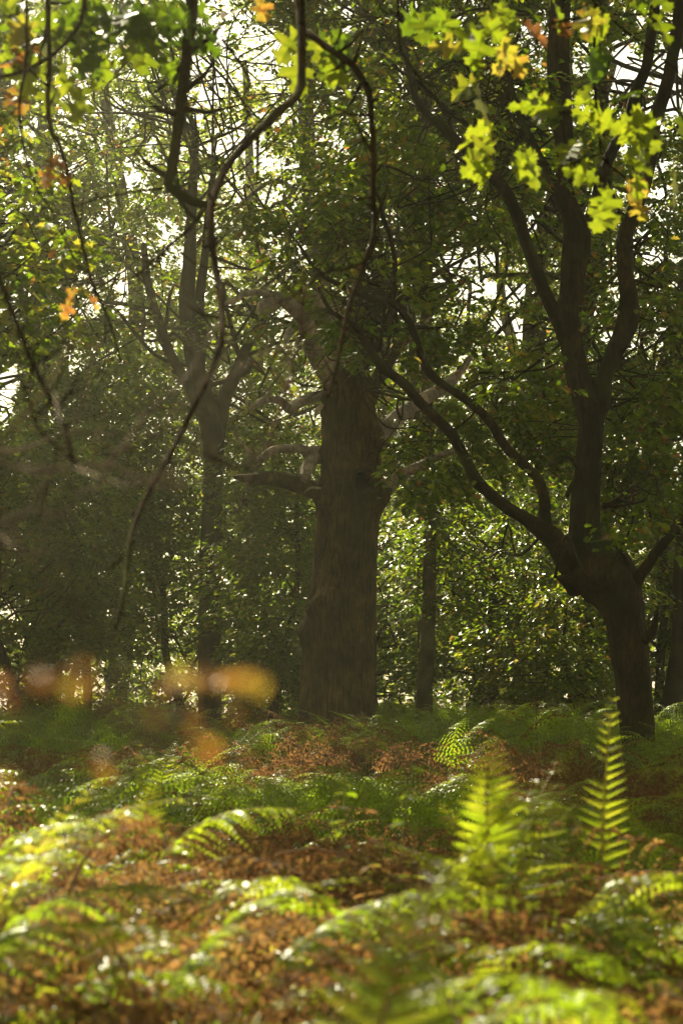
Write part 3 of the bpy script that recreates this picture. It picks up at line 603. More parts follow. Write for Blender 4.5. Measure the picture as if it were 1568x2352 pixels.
PL = [
 ([(1345, 960, 22), (1379, 935, 20), (1386, 870, 19), (1405, 820, 20), (1430, 770, 24), (1442, 730, 26), (1444, 700, 24), (1438, 650, 20), (1434, 600, 19), (1434, 545, 19), (1450, 500, 18), (1475, 430, 17), (1492, 360, 17), (1497, 300, 17), (1515, 240, 16), (1532, 190, 15), (1548, 100, 14), (1560, 0, 13), (1580, -200, 9)], 0, 44),
 ([(1336, 530, 18), (1354, 505, 17), (1366, 465, 15), (1385, 400, 14), (1405, 345, 14), (1440, 290, 14), (1452, 240, 14), (1465, 200, 13), (1484, 150, 13), (1492, 90, 12), (1504, 0, 11), (1520, -180, 8)], .6, 45),
 ([(1320, 540, 14), (1290, 470, 12), (1272, 425, 10), (1254, 390, 10), (1232, 350, 9), (1219, 320, 9), (1199, 280, 8), (1182, 240, 7), (1170, 180, 6), (1165, 90, 4)], .4, 46),
 ([(1300, 780, 20), (1278, 728, 17), (1264, 700, 16), (1248, 665, 15), (1234, 630, 14), (1209, 560, 14), (1192, 510, 15), (1179, 475, 14), (1154, 430, 13), (1128, 402, 13), (1104, 385, 12), (1064, 340, 11), (1019, 295, 10), (984, 265, 9), (959, 235, 8), (948, 205, 7), (930, 120, 5), (915, 30, 3)], -2, 47),
 ([(1138, 412, 8), (1124, 380, 7), (1104, 330, 6.5), (1069, 285, 6), (1029, 255, 5.5), (999, 225, 5), (960, 190, 4), (900, 150, 2.5)], -1.6, 48),
 ([(1330, 1310, 42), (1300, 1285, 30), (1284, 1255, 26), (1268, 1235, 24), (1249, 1221, 21), (1214, 1197, 16), (1190, 1182, 14), (1164, 1167, 14), (1124, 1134, 13), (1094, 1104, 13), (1069, 1054, 12), (1050, 1020, 12), (1034, 994, 12), (999, 959, 11), (959, 919, 11), (924, 878, 11), (900, 860, 10), (879, 846, 10), (858, 815, 9), (838, 784, 8), (820, 755, 7), (801, 739, 6), (760, 715, 4), (730, 660, 2.5)], -2.5, 49),
 ([(1264, 1245, 20), (1254, 1215, 16), (1250, 1180, 14), (1250, 1150, 13), (1236, 1102, 12), (1215, 1078, 11), (1194, 1059, 12), (1159, 1024, 11), (1129, 974, 11), (1110, 952, 10), (1089, 934, 10), (1062, 912, 10), (1034, 894, 9), (999, 869, 9), (978, 842, 8), (965, 815, 8), (954, 775, 8), (940, 742, 8), (922, 715, 7), (902, 696, 7), (871, 688, 7), (840, 683, 7), (805, 668, 6), (775, 652, 6), (745, 635, 5), (715, 605, 4), (685, 560, 3)], -2.6, 50),
 ([(903, 698, 6), (905, 650, 6), (906, 600, 5.5), (895, 540, 5), (880, 500, 5), (872, 460, 4), (850, 420, 3)], -2.5, 51),
 ([(862, 822, 5), (872, 790, 4), (878, 740, 4), (884, 700, 2.5)], -2.5, 52),
 ([(1430, 1360, 30), (1456, 1345, 16), (1470, 1320, 14), (1486, 1299, 13), (1504, 1270, 12), (1522, 1245, 12), (1545, 1220, 11), (1572, 1195, 11), (1620, 1140, 8), (1670, 1060, 5)], -.8, 53),
 ([(1430, 1310, 12), (1440, 1296, 6), (1434, 1280, 5), (1420, 1262, 4), (1406, 1236, 2)], -.8, 54),
 ([(1462, 1470, 14), (1482, 1468, 10), (1496, 1450, 10), (1504, 1430, 8), (1507, 1402, 3)], -.6, 55),
 ([(1320, 1350, 22), (1300, 1335, 14), (1284, 1327, 6), (1274, 1325, 2)], -1.0, 56),
 ([(1388, 1165, 7), (1405, 1158, 6), (1430, 1150, 4), (1452, 1156, 3), (1480, 1150, 2)], -.5, 57),
 ([(1300, 1140, 5), (1325, 1080, 4), (1300, 1050, 3), (1260, 1070, 2)], -.7, 58),
]
for i, (ln, dy, sd0) in enumerate(PL):
    pts, r_ = tr(ln, YP, dY=dy); Tubes().add(pts, r_, 28, .05, .012, .12, sd0, 5).build('limb', M['pollard'], pol)
oakl = []
for ln_, dy_, mt_, s_0 in OL:
    if dy_ == .6 or dy_ == .4: continue
    a_ = catmull(np.array(ln_, float), 40); oakl.append(a_)
poll_ = [catmull(np.array(ln_, float), 90) for ln_, dy_, s_0 in PL[:9]]
oakl = np.vstack(oakl + poll_)
def clear_oak(p):
    x, y = proj(p); d_ = np.sqrt(((x[:, None] - oakl[None, :, 0]) ** 2 + (y[:, None] - oakl[None, :, 1]) ** 2)) - oakl[None, :, 2]
    near = d_.min(1) < 13; tr_ = (x > 735) & (x < 872) & (y > 850)
    hole = (abs(x - 832) < 26) & (abs(y - 1106) < 30)
    return ~hole & ~((near & (rng.random(len(x)) < .93)) | (tr_ & (rng.random(len(x)) < .95)))
# foliage pads hanging from the limbs: (px,py,spread_x,spread_y,n)
L = Leaves(*OAKS); bt = Tubes()
lp = np.vstack([catmull(tr(ln, YP, dY=dy)[0], 60) for ln, dy, _ in PL])
reg = [(1000, 500, 240, 190, 46), (800, 700, 150, 110, 22), (950, 800, 140, 100, 18), (1090, 1000, 190, 90, 24), (1000, 1060, 120, 70, 12), (1180, 880, 90, 110, 12), (1450, 900, 110, 200, 22), (1520, 600, 60, 150, 10), (1200, 300, 220, 110, 16),
       (780, 600, 120, 90, 12), (690, 500, 140, 110, 14), (1100, 150, 200, 90, 16), (1500, 1100, 70, 100, 9), (870, 330, 140, 150, 18), (830, 780, 60, 50, 8), (1330, -150, 250, 150, 24), (1000, -150, 250, 120, 18)]
for cx, cy_, sx, sy, k_ in reg:
    for j in range(int(k_ * 1.9)):
        qx, qy = cx + rng.normal(0, .55) * sx, cy_ + rng.normal(0, .55) * sy
        yy = YP + (rng.uniform(1.2, 5) if rng.random() < .93 else rng.uniform(-3.2, 0))
        if 730 < qx < 880 and 860 < qy: continue
        if abs(qx - 1340) < 60 and 500 < qy < 1300: yy = YP + rng.uniform(1.0, 3.5)
        c = P(qx, qy, yy); d_ = np.linalg.norm(lp - c, axis=1); i = np.argmin(d_ + rng.uniform(0, .6, len(d_)))
        if d_[i] < 2.2:
            b1 = bend(lp[i], c, 7, .05, .5)
            bt.add(b1, np.linspace(min(.018, .004 + .007 * d_[i]), .003, 7), 5, .12)
            for _ in range(1):
                s0 = b1[rng.integers(3, 7)]; e0 = c + rng.normal(0, .42, 3) * [1, 1, .4]
                bt.add(bend(s0, e0, 5, .03, .5), np.linspace(.006, .002, 5), 4, .1)
        sprays(L, c[None], 105, .60, .055, .105, .36, .12, 1.0, .05 if qx < 1250 else .08, frame=clear_oak)
bt.build('branches', M['pollard'], pol); L.build('crown', M['leaf'], pol)
b0 = P(1472, 1860, YP); adopt(pol, (float(b0[0]), YP, 0))

# ------------------------------------------------------------------ sunlit oak reaching in from the left
YL = 15.0
lo = empty('young_oak'); tag(lo, 'bright sunlit oak foliage reaching in from the left edge', 'tree')
base = np.array([-3.6, 15.5, 0.])
tp = np.array([base + [0, 0, -.2], base + [.1, 0, 2], base + [.0, .1, 4], base + [.2, 0, 6], base + [.3, 0, 8.5]])
Tubes().add(tp, [.16, .14, .11, .08, .03], 24, .08, .01, .1, 61, 4).build('trunk', M['trunk'], lo)
L = Leaves(*OAKS); bt = Tubes(); lp2 = catmull(tp, 40)
for cx, cy_, sx, sy, k_ in [(20, 430, 70, 70, 12), (60, 560, 110, 90, 20), (60, 690, 100, 80, 18), (20, 330, 60, 60, 6), (0, 780, 80, 60, 8), (-120, 500, 120, 250, 22), (-60, 850, 60, 60, 4)]:
    for j in range(k_):
        c = P(cx + rng.normal(0, .6) * sx, cy_ + rng.normal(0, .6) * sy, YL + rng.uniform(-1, 1.2)); i = np.argmin(np.abs(lp2[:, 2] - c[2] + .25 * abs(c[0] - base[0])))
        b1 = bend(lp2[i], c, 7, .04, .35); bt.add(b1, np.linspace(.022, .003, 7), 6, .1)
        sprays(L, c[None], 34, .26, .025, .085, .45, .13, .7, .05)
for j in range(34):  # unseen sprays above the frame, added to shade the near bracken
    c = np.array([-2.15, 12.8, 7.6]) + rng.uniform(-1, 1, 3) * [.6, 2.9, .5] if j < 27 else np.array([-3.7, 12.6, 7.8]) + rng.uniform(-1, 1, 3) * [.7, 1.5, .5]
    bt.add(bend(lp2[-6], c, 7, .04, .35), np.linspace(.022, .004, 7), 6, .1)
    sprays(L, c[None], 60, .42, .05, .095, .42, .1, 0, .05)
bt.build('branches', M['twig'], lo); L.build('crown', M['leaf'], lo); adopt(lo, tuple(base))

# ------------------------------------------------------------------ overhanging boughs close to the camera
def twig_tubes(lines, parent, mat=M['twig'], name='twig', knob=True):
    for (ln, Y, dY, ra, rb) in lines:
        a = np.asarray(ln, float); f_ = (1.25 if ra > 5 else .95) if mat is M['twig'] else .8; pts, r_ = tr(a, Y, rs=(ra * f_, rb * f_ * .8), dY=dY)
        # short spur shoots and buds
        t2 = Tubes().add(pts, r_, 14, .012, .0, .22 if knob else .1, int(a[0, 0]) % 50, 5); q_ = catmull(np.column_stack([pts, r_]), max(6, int(len(pts) * 5)))
        for k_ in range(2, len(q_) - 1):
            if rng.random() < .55:
                d_ = rng.normal(0, 1, 3) * [1, .5, 1]; d_ /= np.linalg.norm(d_); l_ = rng.uniform(.008, .03) if rng.random() < .72 else rng.uniform(.05, .22)
                t2.add([q_[k_, :3], q_[k_, :3] + d_ * l_ * .5, q_[k_, :3] + d_ * l_ + [0, 0, l_ * .2]], [q_[k_, 3] * .6, q_[k_, 3] * .45 + .0006, .0009], 6)
        t2.build(name, mat, parent)
ov = empty('overhanging_oak'); tag(ov, 'oak overhanging the camera with dark drooping twigs and out of focus lobed leaves', 'tree')
YF = 8.0
base = np.array([-4.4, 7.4, 0.])
Tubes().add([base + [0, 0, -.2], base + [0, 0, 1.5], base + [.1, .1, 3], base + [.5, .3, 4.8]], [.34, .28, .24, .2], 40, .06, .02, .1, 71, 6).build('trunk', M['pollard'], ov)
Tubes().add([base + [.3, .2, 4.3], [-2.6, 7.6, 5.0], [-1.2, 7.9, 4.75], [0, 8.0, 4.8], [1.4, 8.1, 4.75], [3, 8.3, 5]], [.2, .13, .10, .085, .06, .03], 28, .06, .012, .1, 72, 5).build('limb', M['pollard'], ov)
F = [
 ([(450, -560), (455, -300), (448, -100), (442, 0), (437, 50), (427, 150), (417, 225), (405, 325), (395, 390), (388, 420), (400, 437), (430, 455), (460, 468), (486, 478)], YF, .1, 13, 11),
 ([(700, -560), (690, -300), (683, -80), (686, 0), (692, 60), (693, 125), (690, 200), (670, 232), (645, 250), (610, 285), (580, 315), (552, 345), (530, 370), (512, 400), (500, 430), (487, 470), (485, 525), (492, 600), (500, 640), (505, 675), (511, 720), (510, 760), (505, 800), (475, 874), (450, 924), (415, 999), (392, 1040), (370, 1079), (330, 1154), (312, 1195), (300, 1234), (292, 1300), (285, 1359), (265, 1444)], YF, -2.6, 9, 3.2),
 ([(470, 480), (430, 530), (400, 555), (380, 575), (350, 600), (310, 635), (270, 640), (225, 655)], YF - .1, -.3, 4.5, 2.5),
 ([(695, 70), (720, 85), (750, 108), (784, 130), (810, 150), (830, 180), (845, 210), (852, 260), (858, 350), (856, 430), (860, 500), (855, 550), (838, 600), (825, 640), (808, 680), (795, 730), (785, 780), (772, 840), (762, 880), (752, 912)], YF, -1.0, 7.5, 3.5),
 ([(838, 602), (800, 615), (740, 628), (705, 655), (695, 700), (690, 760), (675, 830), (660, 880), (640, 950), (620, 1000), (595, 1060), (570, 1110), (545, 1185)], YF - 2.0, -1.6, 4, 3),
 ([(-20, 182), (50, 165), (100, 140), (135, 115), (170, 75), (190, 30), (200, -120), (160, -400)], YF - .4, .2, 5, 7),
 ([(130, -420), (105, -100), (110, 0), (112, 80), (115, 150), (110, 225), (118, 300), (135, 330), (150, 370), (160, 420), (168, 470), (185, 540), (200, 600), (212, 650), (240, 710), (262, 770), (280, 840)], YF - .2, -.5, 5.5, 2.5),
 ([(40, -420), (60, -50), (62, 60), (60, 150), (45, 240), (55, 340), (75, 410), (95, 450), (115, 475), (140, 530), (170, 590), (205, 640)], YF - .6, -.3, 4.5, 2.2),
 ([(0, 640), (30, 720), (55, 784), (70, 820), (90, 864), (120, 924), (135, 955), (150, 984), (165, 1044), (173, 1066)], YF - 3.2, -.3, 5.5, 4),
 ([(50, 880), (75, 940), (85, 980), (110, 1010), (140, 1030), (165, 1055)], YF - 3.4, 0, 4, 3),
 ([(372, 432), (340, 436), (300, 442), (225, 456), (172, 475)], YF, .1, 3.5, 2.2),
 ([(880, -400), (905, -60), (914, 0), (916, 100), (935, 140), (952, 165), (974, 190), (1004, 198), (1034, 202), (1070, 203), (1110, 201)], YF + .3, .1, 4.5, 2),
 ([(1340, -420), (1358, -60), (1361, 0), (1364, 75), (1364, 140), (1364, 200), (1374, 280), (1379, 350), (1399, 380), (1430, 405), (1456, 436)], YF, .1, 5, 2.5),
 ([(1359, 0), (1409, 50), (1474, 100), (1534, 145), (1590, 200)], YF + .1, .2, 3, 2),
 ([(510, 90), (540, 130), (560, 160), (575, 190), (560, 220), (570, 260), (610, 290)], YF + .2, 0, 4, 2),
 ([(190, 60), (260, 100), (330, 90), (390, 60), (440, 20)], YF, 0, 3, 2),
 ([(1366, 60), (1330, 40), (1250, 60), (1180, 90), (1110, 100), (1060, 130)], YF, .1, 3, 1.8),
 ([(1379, 350), (1330, 372), (1280, 380), (1240, 370), (1180, 350)], YF, -.05, 2.5, 1.5),
 ([(1372, 260), (1330, 262), (1280, 258), (1230, 268)], YF, -.05, 2.5, 1.5),
 ([(1374, 285), (1410, 290), (1450, 300), (1480, 330)], YF, -.05, 2.5, 1.5),
]
twig_tubes(F, ov)
LL = Leaves(*BIG)
def big(px, py, n_, sx, sy, size, tint, ts=.06, hang=.6, Y=YF, ydir=.5, parent=None, ang=None):
    """lobed leaves at a traced place; ang = picture angle of the tip, degrees below horizontal to the right"""
    for _ in range(n_):
        c = P(px + rng.normal(0, sx), py + rng.normal(0, sy), Y + rng.uniform(-.25, .25))
        if ang is None: an = rng.uniform(0, 2 * np.pi); d_ = np.array([math.cos(an) * .8, rng.normal(0, .5), -hang + rng.normal(0, .35)])
        else:
            an = math.radians(ang + rng.normal(0, 18)); d_ = np.array([math.cos(an), rng.normal(0, .3), -math.sin(an)])
        nn = np.array([rng.normal(0, .6), -ydir * .8 + rng.normal(0, .55), .7 + rng.normal(0, .3)])
        LL.add(c[None], d_[None], nn[None], np.array([size * rng.uniform(.8, 1.2)]), np.array([np.clip(tint + rng.normal(0, ts), 0, 1)]))
S = .125
for a in [(60, 70, 14, 45, 30, S, .42), (150, 30, 16, 60, 25, S, .34), (60, 20, 6, 40, 20, S, .6), (130, 150, 8, 40, 25, S, .48), (250, 30, 16, 40, 25, S, .28), (320, 20, 14, 50, 25, S, .15), (380, 50, 12, 35, 25, S, .15), (330, 80, 5, 25, 20, S, .4),  # lowest tints stand in for shade on the top-left leaves
          (300, 10, 6, 60, 10, S, .1), (380, 10, 4, 40, 20, S, .35), (30, 120, 4, 25, 20, S, .82), (20, 190, 3, 12, 20, S, .92), (200, 60, 5, 40, 30, S, .45)]: big(*a)
for a in [(112, 175, 2, 6, 6, S, .56, .03, 1, YF, .8, None, 100), (130, 170, 1, 6, 6, S, .58, .03, 1, YF, .8, None, 60), (185, 200, 2, 8, 8, S, .5, .03, 1, YF, .8, None, 80), (240, 110, 2, 8, 8, S, .5, .03, 1, YF, .8, None, 70), (265, 100, 1, 8, 8, S, .5, .03, 1, YF, .8, None, 50),
          (205, 120, 2, 8, 6, S, .12, .03, 1, YF, .8, None, 80), (590, -10, 3, 8, 14, S, .78, .03, 1, YF, .8, None, 95), (560, 20, 1, 8, 8, S, .92, .03, 1, YF, .8, None, 100),
          (700, 60, 1, 3, 3, S * 1.35, .56, .02, 1, YF, .9, None, 130), (680, 105, 1, 3, 3, S * 1.2, .57, .02, 1, YF, .9, None, 95), (695, 90, 1, 3, 3, S, .55, .02, 1, YF, .9, None, 30), (740, 140, 2, 10, 8, S, .5, .03, 1, YF, .8, None, 40),
          (740, 60, 3, 15, 25, S, .25, .04, 1, YF, .8, None, 60), (790, 80, 3, 12, 15, S, .12, .04, 1, YF, .8, None, 90), (770, 170, 1, 12, 15, S, .45, .04, 1, YF, .8, None, 20),
          (1115, 60, 2, 5, 5, S * 1.3, .47, .02, 1, YF, .9, None, 120), (1100, 30, 2, 5, 5, S * 1.1, .45, .02, 1, YF, .9, None, 60), (1165, 80, 2, 8, 8, S, .70, .03, 1, YF, .9, None, 100), (1175, 110, 2, 8, 8, S, .72, .03, 1, YF, .9, None, 70),
          (1060, 120, 1, 10, 5, S, .76, .05, 1, YF, .9, None, 170), (1110, 180, 1, 3, 3, S, .58, .02, 1, YF, .9, None, 170), (1085, 180, 1, 3, 3, S * 1.25, .62, .02, 1, YF, .9, None, 88),
          (1150, 20, 4, 30, 15, S, .55, .08, 1, YF, .8, None, 90), (1250, 30, 1, 35, 20, S, .97, .05, 1, YF, .8, None, 60), (1210, 60, 1, 30, 15, S, .93, .04, 1, YF, .8, None, 80), (1300, 10, 4, 40, 12, S, .45, .08, 1, YF, .8, None, 60),
          (1375, 100, 3, 8, 25, S, .1, .03, 1, YF, .8, None, 95), (1500, 0, 3, 40, 12, S, .45, .04, 1, YF, .8, None, 60), (1350, 5, 2, 15, 5, S, .8, .04, 1, YF, .8, None, 90), (960, 20, 2, 20, 8, S, .3, .04, 1, YF, .8, None, 90), (1020, 10, 3, 20, 8, S, .4, .04, 1, YF, .8, None, 90),
          # bright cluster on the right
          (1215, 265, 2, 8, 5, S, .50, .03, 1, YF, .15, None, 10), (1260, 255, 3, 12, 5, S, .48, .03, 1, YF, .15, None, 200), (1300, 252, 3, 10, 6, S, .5, .03, 1, YF, .15, None, 20), (1340, 265, 3, 10, 6, S, .48, .03, 1, YF, .2, None, 30), (1320, 240, 1, 5, 5, S * .8, .5, .03, 1, YF, .9, None, 270),
          (1140, 310, 4, 12, 8, S * .9, .55, .05, 1, YF, .5, None, 160), (1130, 335, 3, 12, 8, S * .9, .5, .05, 1, YF, .5, None, 130), (1200, 335, 3, 10, 8, S, .5, .03, 1, YF, .6, None, 60), (1225, 350, 2, 10, 8, S, .5, .03, 1, YF, .6, None, 110), (1115, 370, 2, 4, 8, S * .8, .52, .03, 1, YF, .6, None, 100),
          (1345, 320, 2, 8, 8, S, .48, .03, 1, YF, .5, None, 140), (1420, 290, 2, 10, 5, S, .5, .03, 1, YF, .2, None, 20), (1450, 300, 2, 6, 5, S, .5, .03, 1, YF, .5, None, 50), (1475, 330, 1, 6, 5, S * .9, .5, .03, 1, YF, .6, None, 75), (1430, 360, 2, 6, 5, S, .5, .03, 1, YF, .4, None, 30), (1465, 400, 1, 6, 5, S, .5, .03, 1, YF, .4, None, 70),
          (1370, 415, 2, 6, 5, S, .5, .03, 1, YF, .7, None, 190), (1385, 430, 2, 6, 5, S * 1.1, .5, .03, 1, YF, .7, None, 85), (1390, 460, 1, 4, 4, S * 1.25, .52, .02, 1, YF, .9, None, 95), (1410, 430, 1, 4, 4, S * .9, .52, .02, 1, YF, .9, None, 20), (1435, 410, 2, 5, 5, S * .9, .76, .02, 1, YF, .7, None, 50), (1458, 455, 1, 4, 4, S * .9, .76, .02, 1, YF, .8, None, 70),
          (1510, 270, 3, 12, 8, S, .5, .03, 1, YF, .3, None, 170), (1550, 265, 2, 10, 8, S, .5, .03, 1, YF, .3, None, 20), (1545, 385, 1, 4, 4, S * 1.35, .55, .02, 1, YF, .8, None, 80), (1570, 370, 1, 4, 4, S * 1.2, .55, .02, 1, YF, .8, None, 60), (1480, 215, 2, 8, 5, S * .8, .35, .03, 1, YF, .3, None, 200),
          # orange leaves on the left twigs
          (95, 365, 1, 3, 3, S * .7, .93, .02, 1, YF - .5, .7, None, 20), (115, 375, 1, 3, 3, S * .7, .88, .02, 1, YF - .5, .7, None, 80), (100, 385, 1, 3, 3, S * .7, .88, .02, 1, YF - .5, .7, None, 95), (135, 390, 1, 3, 3, S * .6, .9, .02, 1, YF - .5, .7, None, 70),
          (165, 690, 1, 3, 3, S * .6, .86, .02, 1, YF - .5, .7, None, 100), (200, 675, 1, 3, 3, S * .6, .86, .02, 1, YF - .5, .7, None, 60), (185, 665, 1, 3, 3, S * .5, .88, .02, 1, YF - .5, .7, None, 120)]: big(*a)
LL.build('leaves', M['leafnear'], ov)
adopt(ov, tuple(base))

# pale dead twigs, closer and blurred, on the left
dt = empty('dead_oak_sapling'); tag(dt, 'bare dead sapling with pale blurred twigs crossing the left side', 'sapling')
YD = 3.0
D = [
 ([(-700, 2900), (-650, 1900), (-560, 1400), (-420, 1200), (-200, 1020), (0, 1037), (60, 1028), (100, 1015), (150, 994), (210, 993), (300, 1000), (380, 1000), (440, 985)], YD + .5, 0, 7, 3.0),
 ([(-480, 1300), (-200, 1240), (0, 1200), (45, 1184), (75, 1172), (120, 1180), (165, 1184)], YD, 0, 9, 4),
 ([(-300, 1230), (-100, 1200), (0, 1230), (15, 1245), (32, 1262), (75, 1271), (113, 1273)], YD, -.1, 6, 4),
 ([(-350, 1100), (-120, 1060), (0, 1060), (25, 1070), (80, 1075), (170, 1075), (250, 1068), (290, 1085), (340, 1109), (400, 1121), (430, 1115), (456, 1109)], YD, .1, 7, 4.5),
 ([(440, 985), (480, 1010), (470, 1040), (500, 1068), (540, 1070), (566, 1072), (600, 1040), (640, 1000)], YD + .5, 0, 3.6, 4.5),
 ([(250, 1068), (300, 1000), (330, 954), (360, 930), (390, 909), (412, 880), (435, 854), (475, 784), (500, 740)], YD + .3, .4, 4.5, 3),
 ([(435, 854), (500, 870), (540, 856), (570, 835), (600, 814), (640, 800), (676, 794), (672, 825), (662, 862), (640, 920)], YD + .4, 0, 3.5, 4),
 ([(120, 1180), (170, 1140), (240, 1095), (262, 1060)], YD, 0, 3, 2.5),
]
twig_tubes(D, dt, M['deadtwig']); b0 = P(-700, 2900, YD + .5); adopt(dt, (float(b0[0]), YD + .5, 0))
# very close orange leaves, fully out of focus
nl = empty('withered_oak_shoot'); tag(nl, 'withered shoot with orange leaves, entirely blurred, low on the left', 'sapling')
YN = 1.25
twig_tubes([([(-300, 3600), (-260, 2400), (-200, 1900), (-100, 1650), (0, 1590), (150, 1560), (300, 1590), (400, 1560), (500, 1530), (600, 1545)], YN, 0, 9, 3), ([(150, 1560), (260, 1640), (380, 1630), (520, 1650)], YN + .1, 0, 5, 3)], nl, M['deadtwig'])
L3 = LL; LL = Leaves(*BIG)
for a in [(60, 1560, 8, 50, 9, .009, .97), (190, 1570, 7, 40, 8, .008, .84), (20, 1600, 4, 20, 9, .009, .97), (420, 1552, 8, 26, 5, .010, .82), (470, 1548, 7, 25, 5, .011, .98), (520, 1555, 8, 30, 5, .010, .84), (585, 1548, 7, 22, 4, .009, .8), (540, 1548, 5, 25, 5, .009, .98), (410, 1645, 5, 50, 9, .010, .97), (470, 1690, 3, 25, 10, .010, .93), (225, 1740, 3, 4, 12, .011, .9), (0, 1770, 3, 10, 15, .012, .9)]:
    big(*a, .04, .5, YN, .3)
LL.build('leaves', M['leafnear'], nl); b0 = P(-300, 3600, YN); adopt(nl, (float(b0[0]), YN, 0))

# ------------------------------------------------------------------ bracken
PINNA = None
def frond_mesh(name, H=.75, Lb=.62, a0=80, a1=5, W=.27, n=17, brown=False, detail=10, seed=0, sag=.25, crumple=0.0, tb=.4, ratio=.115):
    """one frond: stipe rising from the ground, blade arching over towards +X"""
    g = np.random.default_rng(seed)
    m_ = 60; s = np.linspace(0, 1, m_); fs = H / (H + Lb)
    ang = np.where(s < fs, a0 + (90 - a0) * (1 - s / fs) * .6, a0 + (a1 - a0) * np.clip((s - fs) / (1 - fs), 0, 1) ** .8)
    ang = np.radians(ang + g.normal(0, 2 + 10 * crumple, m_).cumsum() * .25)
    ds = (H + Lb) / (m_ - 1); p = np.zeros((m_, 3)); p[1:, 0] = np.cumsum(np.cos(ang[1:])) * ds; p[1:, 2] = np.cumsum(np.sin(ang[1:])) * ds
    p[:, 1] = np.cumsum(g.normal(0, .0012, m_).cumsum() * .3)
    tang = np.gradient(p, axis=0); tang /= np.linalg.norm(tang, axis=1)[:, None]
    L_ = Leaves([(0, .0, 0), (.5, .17, .03), (1, 0, -.08), (.5, -.17, .03)], [[(0, 3, 2, 1)]])
    tl = []
    pos_, dir_, nor_, sz_, ti_ = [], [], [], [], []
    for i in range(n):
        t = (i + .5) / n; f = fs + (1 - fs) * (t ** .92)
        j = min(int(f * (m_ - 1)), m_ - 2); c = p[j] + (p[j + 1] - p[j]) * (f * (m_ - 1) - j); tg = tang[j]
        nr = np.cross(tg, [0, 1, 0]); nr = -nr if nr[2] < 0 else nr
        if abs(nr[2]) < .1 and nr[0] > 0: nr = -nr
        wl = W * (1 - t) ** .85 * (1.0 if t > .08 else .85) * g.uniform(.88, 1.08) + .012
        for sg in (1, -1):
            if crumple and g.random() < .15: continue
            out_ = np.array([0, sg, 0]) + tg * (.35 + .35 * t) + nr * g.normal(.0, .08 + .5 * crumple); out_ /= np.linalg.norm(out_)
            k_ = max(4, int(detail * (.35 + wl / W)))
            u = np.linspace(.06, 1, k_)
            curve = c + out_ * (u * wl)[:, None] + nr * (-(sag + crumple * g.uniform(0, 2)) * wl * u ** 2)[:, None] + np.outer(u ** 2, g.normal(0, .35 * crumple, 3) * wl)
            dd = np.gradient(curve, axis=0); dd /= np.linalg.norm(dd, axis=1)[:, None] + 1e-9
            pn = nr + g.normal(0, .12 + .6 * crumple, 3); sidev = np.cross(pn, dd)
            pl = (wl * ratio + .0015) * ((1 - u) ** .6 + .12)
            tcol = tb + g.normal(0, .05) + (.10 * t)
            for sg2 in (1, -1):
                dv = sidev * sg2 + dd * .45 + pn * (-.25 - crumple * g.uniform(-1, 1.6, (k_, 1)))
                pos_.append(curve); dir_.append(dv); nor_.append(pn + g.normal(0, .1 + .7 * crumple, (k_, 3))); sz_.append(pl * (1 - .4 * crumple)); ti_.append(np.full(k_, tcol) + g.normal(0, .03, k_))
            # blade of the pinna itself
            pos_.append(c[None]); dir_.append((curve[-1] - c)[None]); nor_.append(pn[None]); sz_.append(np.array([np.linalg.norm(curve[-1] - c) * .0 + 1e-4])); ti_.append(np.array([tcol]))
    pos_ = np.vstack(pos_); dir_ = np.vstack(dir_); nor_ = np.vstack(nor_); sz_ = np.concatenate(sz_); ti_ = np.clip(np.concatenate(ti_), 0, 1)
    dir_ /= np.linalg.norm(dir_, axis=1)[:, None] + 1e-9; nor_ = nor_ - dir_ * (nor_ * dir_).sum(1)[:, None]; nor_ /= np.linalg.norm(nor_, axis=1)[:, None] + 1e-9
    sv = np.cross(nor_, dir_)
    wd = sz_ * .0 + .22 * (wl * 0 + 1)
    Tm = np.array([(0, .12, 0), (.55, .24, .03), (1, .02, -.10), (1, -.02, -.10), (.55, -.24, .03), (0, -.12, 0)])
    sx = sz_[:, None, None]
    V = pos_[:, None] + sx * (Tm[None, :, 0, None] * dir_[:, None] + Tm[None, :, 1, None] * sv[:, None] + Tm[None, :, 2, None] * nor_[:, None])
    N = len(V); base = (np.arange(N) * 6)[:, None]
    polys = np.array([0, 5, 4, 3, 2, 1])[None] + base
    nv = N * 6
    tb_ = Tubes(); rr = np.interp(s, [0, fs, 1], [.0032, .0022, .0006]); tb_.add(p[::3], rr[::3], 5)
    tv = np.vstack(tb_.v); 
    me_ob = mesh(name, np.vstack([V.reshape(-1, 3), tv]), [polys, np.vstack(tb_.q) + nv, np.vstack(tb_.t) + nv], M['fern'],
                 tint=np.concatenate([ti_, np.full(len(np.vstack(tb_.q)) + len(np.vstack(tb_.t)), .66 if not brown else .9)]))
    me_ = me_ob.data; bpy.data.objects.remove(me_ob)
    top = p[:, 2].max()
    return me_, top
GF = [frond_mesh('frond', H=.74, Lb=.36, crumple=.13, a0=a0, a1=max(a1, -45), W=w_ * .36, n=19, seed=i, ratio=.14, sag=sg * (2.2 if i % 2 else .9), tb=tb, detail=11) for i, (a0, a1, w_, sg, tb) in enumerate(
     [(78, -5, .30, .25, .36), (70, -25, .27, .3, .42), (84, 20, .26, .2, .48), (74, -35, .30, .35, .40), (80, 5, .24, .25, .54), (66, -10, .28, .3, .34), (82, -75, .27, .3, .50), (78, -60, .30, .4, .44), (86, 40, .22, .2, .52)])]
